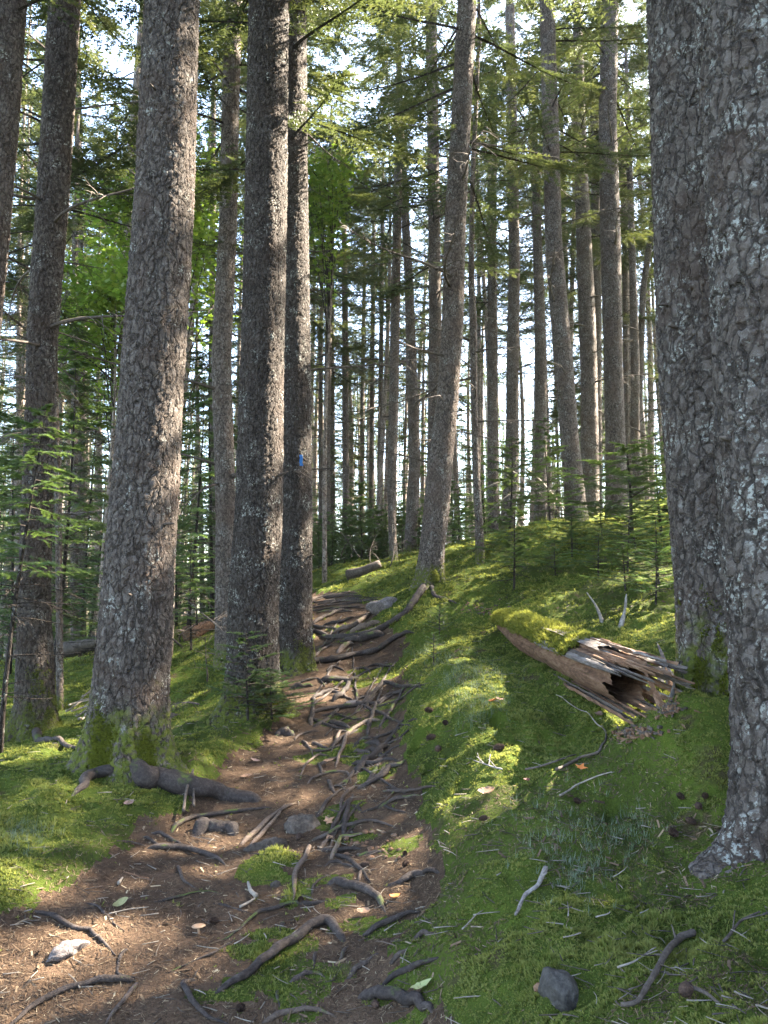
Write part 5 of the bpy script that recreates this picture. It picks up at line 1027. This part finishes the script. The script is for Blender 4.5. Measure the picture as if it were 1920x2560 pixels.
# other fallen trunks
def lying(pts, r0, r1, mat, label, name='fallen_log', moss=False, seg=12):
    C_ = catmull(np.array(pts), .06); V, Fs = tube(C_, np.linspace(r0, r1, len(C_)), seg, .14, int(r0 * 1000), 5); b = C_[len(C_) // 2]
    return tag(link(name, mesh_np(name, V - b, Fs, [M[mat]]), None, tuple(b)), label, 'log')
lift = lambda px, py, h: G(px, py) + np.array([0, 0, h])
lying([lift(868, 1450, .08), lift(905, 1443, .10), lift(950, 1430, .14)], .085, .06, 'twig', 'grey fallen trunk on the slope above the top of the trail')
lying([at(1505, 1332, 15.2), at(1560, 1331, 15.0), at(1660, 1327, 14.6)], .05, .04, 'deadwood', 'pale slender fallen trunk behind the spreading fir saplings')
lying([at(140, 1628, 13.5), at(200, 1616, 13.2), at(262, 1600, 12.8)], .13, .10, 'stone', 'dark mossy fallen trunk in the shade left of the thickest trunk')
lying([at(470, 1585, 11.5), at(510, 1568, 11.8), at(545, 1560, 12)], .12, .06, 'rotwood', 'reddish rotten log piece beyond the dead branch tangle')

# ------------------------------------------------------------------ sticks, leaves, cones and a mushroom
def stick(px, r0, mat, label, name='stick', arch=.9, forks=(), cat='stick', group=None):
    Q = np.array([G(a, b) for a, b in px]); C_ = catmull(Q[:, :2], .012); z = height(C_[:, 0], C_[:, 1]); k = 8; z = np.convolve(np.pad(z, k, 'edge'), np.ones(2 * k + 1) / (2 * k + 1), 'valid')[:len(z)] + r0 * arch + .006
    P = np.c_[C_, z]; parts = [(*tube(P, np.linspace(r0, r0 * .55, len(P)), 8, .16, int(px[0][0]), 30), 0)]
    for t0, (dx, dy, dz), L_ in forks:
        b = P[int(t0 * (len(P) - 1))]; d = np.array([dx, dy, dz], float); d /= np.linalg.norm(d); parts.append((*tube(b + d * L_ * np.linspace(0, 1, 6)[:, None] + np.array([0, 0, -.1 * L_]) * np.linspace(0, 1, 6)[:, None] ** 2, np.linspace(r0 * .5, .0015, 6), 6, .15, 3, 30), 0))
    V, Fs, mi = join(parts); b = P[len(P) // 2]; o = link(name, mesh_np(name, V - b, Fs, [M[mat]], mi), None, tuple(b)); return tag(o, label, cat, group)
stick([(1364,2183),(1347,2219),(1313,2267),(1289,2306)], .0095, 'deadwood', 'straight pale grey stick on the moss right of the trail', arch=1.6, forks=[(.25, (.4, .1, .3), .03)])
stick([(1735,2349),(1694,2373),(1655,2426),(1626,2475),(1593,2523),(1554,2547)], .011, 'twig', 'knotty dark stick near the bottom right corner', arch=1.8, forks=[(.18, (-.1, .4, .8), .05), (.5, (-.9, 0, .2), .03)])
stick([(1391,1940),(1446,1911),(1498,1879),(1516,1850),(1505,1822)], .008, 'twig', 'dark curved stick on the moss left of the mound', arch=2.5)
stick([(1313,1940),(1388,1914),(1440,1897)], .006, 'twig', 'thin dark stick joining the curved one', arch=2)
stick([(1505,1822),(1460,1785),(1406,1752),(1390,1742)], .0045, 'paletwig', 'long thin pale twig above the curved stick', arch=3)
stick([(1400,2000),(1440,1975),(1480,1955),(1530,1930)], .005, 'paletwig', 'pale twig lying in the sunlit moss streak', arch=2)
stick([(1255,1933),(1225,1928),(1184,1912)], .0045, 'deadwood', 'white lichen coated twig with several prongs on the moss', arch=3, forks=[(.2, (-.4, .6, .5), .07), (.4, (.2, .7, .6), .08), (.6, (-.5, .6, .5), .07), (.75, (-.2, .5, .8), .06)])
stick([(1490,2306),(1520,2298),(1525,2288)], .0028, 'paletwig', 'short white curled twig below the pale grass', arch=3)
stick([(1156,2338),(1190,2300),(1208,2280)], .003, 'paletwig', 'thin straight twig left of the straight grey stick', arch=3)
stick([(1545,2440),(1590,2405),(1640,2385)], .003, 'paletwig', 'thin grey twig left of the knotty stick', arch=3, forks=[(.5, (.5, .1, .2), .06)])
stick([(1720,2488),(1760,2510),(1800,2522)], .006, 'twig', 'short dark twig right of the knotty stick', arch=2)
stick([(1810,2370),(1850,2330),(1900,2290)], .005, 'twig', 'twig reaching in from the right edge below the nearest trunk', arch=3, forks=[(.4, (.3, .5, .4), .08), (.7, (.6, -.2, .3), .08)])
stick([(457,2062),(466,2000),(482,1946)], .0095, 'twig', 'thin stick propped steeply over the massive root, the left one', arch=6)
stick([(484,2046),(483,1995),(482,1948)], .0085, 'twig', 'thin stick propped steeply over the massive root, the right one', arch=6)
stick([(640,2252),(628,2236),(620,2216)], .011, 'paletwig', 'stubby driftwood chip lying in the bare trail', arch=1)
stick([(600,2275),(628,2258),(645,2245)], .006, 'paletwig', 'reddish pale splinter next to the driftwood chip', arch=1)
stick([(296,2216),(302,2206),(306,2198)], .0075, 'paletwig', 'small pale wood chip on the left of the bare trail', arch=.6)
stick([(310,2185),(350,2195),(372,2204)], .0035, 'rotwood', 'thin reddish twig on the bare trail beside the pale chip', arch=1)
stick([(272,2290),(320,2277),(372,2274)], .003, 'paletwig', 'thin straw coloured twig under the olive leaf', arch=1)
for i, (x0, y0, x1, y1) in enumerate([(172,1772,228,1752),(178,1790,235,1775),(190,1805,232,1788),(205,1758,240,1742),(196,1822,228,1800),(165,1800,222,1770)]):
    stick([(x0, y0), ((x0 + x1) / 2, (y0 + y1) / 2 - 3), (x1, y1)], .012, 'paletwig', 'pale broken stick in the small heap behind the thickest trunk', arch=2.5 + i, forks=[(.5, (.5, .2, .6), .15)], group='heap of pale sticks on the left')
r = random.Random(31)
for i in range(13):
    px, py = r.uniform(420, 590), r.uniform(1580, 1790); e_ = empty('dead_branch', tuple(G(px, py) + np.array([0, 0, r.uniform(.08, .3)]))); tag(e_, 'bare dead branch in the tangle behind the thickest trunk', 'branch', 'tangle of dead branches')
    o = link('bough', DEADB[r.randrange(5)], e_); o.rotation_euler = (r.uniform(-.6, .6), r.uniform(-.9, .3), r.uniform(0, 6.28)); o.scale = (.75, .75, .75)
for i in range(9):
    px, py = r.uniform(1230, 1350), r.uniform(1300, 1350); q = at(px, py, r.uniform(12.5, 14.5)); e_ = empty('dead_branch', (q[0], q[1], hz(q[0], q[1]) + r.uniform(.5, 1.5))); tag(e_, 'pale drooping dry branch below the yellow tipped fir', 'branch', 'pale dry branches on the rise')
    me = DEADB[i % 5]; me2 = me.copy() if i < 5 else me2; 
    if i < 5: me2.materials[0] = M['paletwig']
    o = link('bough', me2, e_); o.rotation_euler = (r.uniform(-.4, .4), r.uniform(.2, .9), r.uniform(0, 6.28))
for i in range(7):
    px, py = 830 + 24 * i, r.uniform(1400, 1440); q = G(px, py); e_ = empty('dead_branch', (q[0], q[1], q[2] + .15)); tag(e_, 'bare stick poking up beside the sapling thicket', 'branch', 'bare sticks by the thicket')
    o = link('bough', DEADB[i % 5], e_); o.rotation_euler = (0, r.uniform(-1.2, -.3), r.uniform(0, 6.28)); o.scale = (.6, .6, .6)
LEAFR = {'oval': (np.linspace(0, 2 * np.pi, 17)[:-1], np.array([1.25, .95, .78, .66, .6, .62, .70, .85, 1.0, .85, .70, .62, .6, .66, .78, .95])), 'maple': (np.linspace(0, 2 * np.pi, 11)[:-1], np.array([1.1, .5, .95, .45, .6, .25, .6, .45, .95, .5]))}
def leaf(px, py, size, mat, label, shape='oval', seed=0, rz=0, curl=.3, up=.012):
    a, rd_ = LEAFR[shape]; rr = np.random.default_rng(seed); q = G(px, py); V = []; rings = [0, .35, .7, 1.0]
    V.append((0, 0, 0))
    for k in rings[1:]:
        for ai, ri in zip(a, rd_):
            x, y = k * ri * math.cos(ai), k * ri * math.sin(ai); V.append((x * size, y * size, size * (curl * (x * x * .5 - y * abs(y) * .35) + .12 * rr.normal() * k * .5 + curl * .6 * abs(y) ** 1.5)))
    m = len(a); f3 = [(0, 1 + j, 1 + (j + 1) % m) for j in range(m)]; f4 = [(1 + i * m + j, 1 + (i + 1) * m + j, 1 + (i + 1) * m + (j + 1) % m, 1 + i * m + (j + 1) % m) for i in range(2) for j in range(m)]
    me = mesh_np('fallen_leaf', np.array(V), [np.array(f3), np.array(f4)], [M[mat]], None, False); o = link('fallen_leaf', me, None, (q[0], q[1], q[2] + up)); o.rotation_euler = (rr.uniform(-.3, .3) + .25, rr.uniform(-.3, .3), rz)
    md = o.modifiers.new('thickness', 'SOLIDIFY'); md.thickness = .0008
    return tag(o, label, 'leaf', 'fallen leaves')
leaf(906, 2290, .026, 'leaf_tan', 'curled tan leaf lying above the big arching root', 'oval', 1, .2, .5, .02); leaf(1051, 2488, .034, 'leaf_green', 'half green half tan leaf beside the thick log like root', 'oval', 2, .1, .3, .03)
leaf(819, 1917, .034, 'leaf_tan', 'tan leaf in the middle of the central root tangle', 'oval', 3, .4, .3, .04); leaf(299, 2268, .030, 'leaf_olive', 'pointed olive leaf on the bare trail', 'oval', 4, .6, .5, .016)
leaf(819, 2058, .042, 'leaf_tan', 'star shaped tan maple leaf right of the grey stone', 'maple', 5, .6, .25); leaf(825, 2102, .026, 'leaf_tan', 'small crumpled tan leaf below the star shaped one', 'oval', 6, 2, .7)
leaf(1213, 1994, .04, 'leaf_tan', 'pinkish tan leaf on the moss above the sunlit streak', 'oval', 7, .3, .5, .03); leaf(1452, 1936, .034, 'leaf_orange', 'bright orange leaf at the upper end of the sunlit streak', 'maple', 8, 1, .5, .03)
leaf(1316, 1966, .022, 'leaf_red', 'dark red leaf left of the orange leaf', 'oval', 9, 1, .5, .03); leaf(1232, 1768, .05, 'leaf_orange', 'orange leaf on the moss below the fallen log', 'maple', 10, 0, .4, .04); leaf(1250, 1764, .04, 'leaf_tan', 'brown leaf touching the orange one below the log', 'maple', 11, 2, .4, .04)
leaf(985, 2248, .022, 'leaf_orange', 'small orange brown leaf beside the thick nearly black root', 'oval', 12, .5, .6); leaf(320, 2014, .034, 'leaf_pink', 'dull pink leaf at the moss edge below the thickest trunk', 'oval', 13, 1.2, .5); leaf(636, 1905, .03, 'leaf_pink', 'pale pinkish leaf on the needle path above the massive root', 'oval', 14, .3, .5)
leaf(615, 1945, .034, 'leaf_tan', 'tan leaf on the path just above the massive root tip', 'oval', 15, .1, .4); leaf(1495, 1800, .035, 'leaf_pink', 'grey pink leaf on the moss by the long thin twig', 'oval', 16, 1, .7, .03); leaf(1010, 2205, .018, 'leaf_olive', 'small olive brown leaf on the earth bank', 'oval', 17, 1, .5)
def cone_mesh():
    parts = []; L_, R0 = .045, .014
    for i in range(90):
        t = i / 90; a = i * 2.399; rr_ = R0 * math.sin(math.pi * (.12 + .84 * t)) ** .7; x = L_ * (t - .5); c, s_ = math.cos(a), math.sin(a); b = np.array([x, c * rr_ * .5, s_ * rr_ * .5]); o = np.array([x + .004, c * rr_ * 1.15, s_ * rr_ * 1.15]); w_ = np.array([0, -s_, c]) * .0048
        parts.append((np.array([b - w_ * .5, o - w_, o + [.0025, 0, 0], o + w_, b + w_ * .5, b + [-.002, 0, 0]]), [np.array([[0, 1, 2, 3, 4, 5]])], 0))
    parts.append((*tube(np.c_[np.linspace(-L_ * .48, L_ * .48, 9), np.zeros(9), np.zeros(9)], R0 * np.sin(np.linspace(.25, 2.95, 9)) * .8, 8, 0, 0), 0))
    V, Fs, mi = join(parts); return mesh_np('pine_cone', V, Fs, [M['cone']], mi, False)
CM = cone_mesh(); r = random.Random(6)
for px, py, lab in [(1209,2059,'big dark cone on the moss just left of the sunlit streak'),(1079,1852,'dark cone on the moss bank edge, upper of two'),(1096,1882,'dark cone below the upper one on the moss bank'),(1073,1784,'dark cone high on the moss bank beside the trail'),(1113,1816,'small cone on bare moss left of the hollow hump'),(1443,2015,'cone in the sunlit moss streak'),(1701,2004,'cone left of the nearest trunk, upper of several'),(1764,2004,'cone closest to the nearest trunk'),(1747,2030,'cone among needles by the nearest trunk'),(1727,2067,'dark cone standing upright near the nearest trunk'),(1683,2096,'cone at the top of the pale grass strip'),(536,2309,'orange brown cone right of the small mushroom'),(600,2528,'brown cone at the bottom edge left of centre'),(939,2521,'cone below the thick log like root'),(747,2098,'dark cone beside the grey stone'),(1012,2140,'black cone among the brown pebbles'),(1015,2165,'black cone at the foot of the earth bank'),(1715,2500,'dark cone near the knotty stick'),(752,2256,'round brown cone below the pale grey root'),(1246,1880,'cone in front of the mossy hollow'),(913,2168,'cone beside the dark low root')]:
    q = G(px, py); o = link('pine_cone', CM, None, (q[0], q[1], q[2] + .012 + (.012 if px > 1060 else 0))); o.rotation_euler = (r.uniform(0, 3), r.uniform(-.4, .4), r.uniform(0, 6.28)); s_ = r.uniform(.8, 1.15) * (1.15 if py < 1900 else .9); o.scale = (s_, s_, s_); tag(o, lab, 'cone', 'spruce cones on the ground')
q = G(498, 2338); e = empty('mushroom', tuple(q)); tag(e, 'small tan flat capped mushroom on the bare trail', 'mushroom')
t = np.linspace(0, 1, 8); P = np.c_[-.004 * t, .0 * t, -.004 + .036 * t]; link('stem', mesh_np('stem', *tube(P, .0055 - .0015 * t, 10, .12, 2, 40), [M['mushroom']]), e)
th = np.linspace(0, 2 * np.pi, 24, endpoint=False); prof = [(0.001, .042), (.010, .0415), (.020, .039), (.026, .0355), (.0275, .033), (.024, .032), (.010, .031), (.001, .030)]
V = np.array([(rr_ * math.cos(a) * (1 + .06 * math.sin(3 * a)) - .004, rr_ * math.sin(a), z + .10 * rr_ * math.cos(a + 1)) for rr_, z in prof for a in th]); i = np.arange(7)[:, None] * 24; j = np.arange(24)[None]; kk = (j + 1) % 24
link('cap', mesh_np('cap', V, np.stack([i + j, i + 24 + j, i + 24 + kk, i + kk], -1).reshape(-1, 4)[:, ::-1], [M['mushroom']]), e)

# ------------------------------------------------------------------ thin haze volume, added to brighten the far background
hb = mesh_np('haze', np.array([(x, y, z) for z in (-30, 60) for y in (-30, 230) for x in (-170, 170)], float), [np.array([[0, 2, 3, 1], [4, 5, 7, 6], [0, 1, 5, 4], [2, 6, 7, 3], [0, 4, 6, 2], [1, 3, 7, 5]])], [], None, False)
t = NT('added_haze'); pv = t.n('VolumePrincipled'); pv.inputs['Color'].default_value = (.86, .90, .95, 1); pv.inputs['Density'].default_value = 0.0003; pv.inputs['Anisotropy'].default_value = .3
t.L(pv.outputs[0], t.out.inputs['Volume']); hb.materials.append(t.m); tag(link('haze', hb), 'thin haze added to lighten the far trunks', None, None, 'stuff')
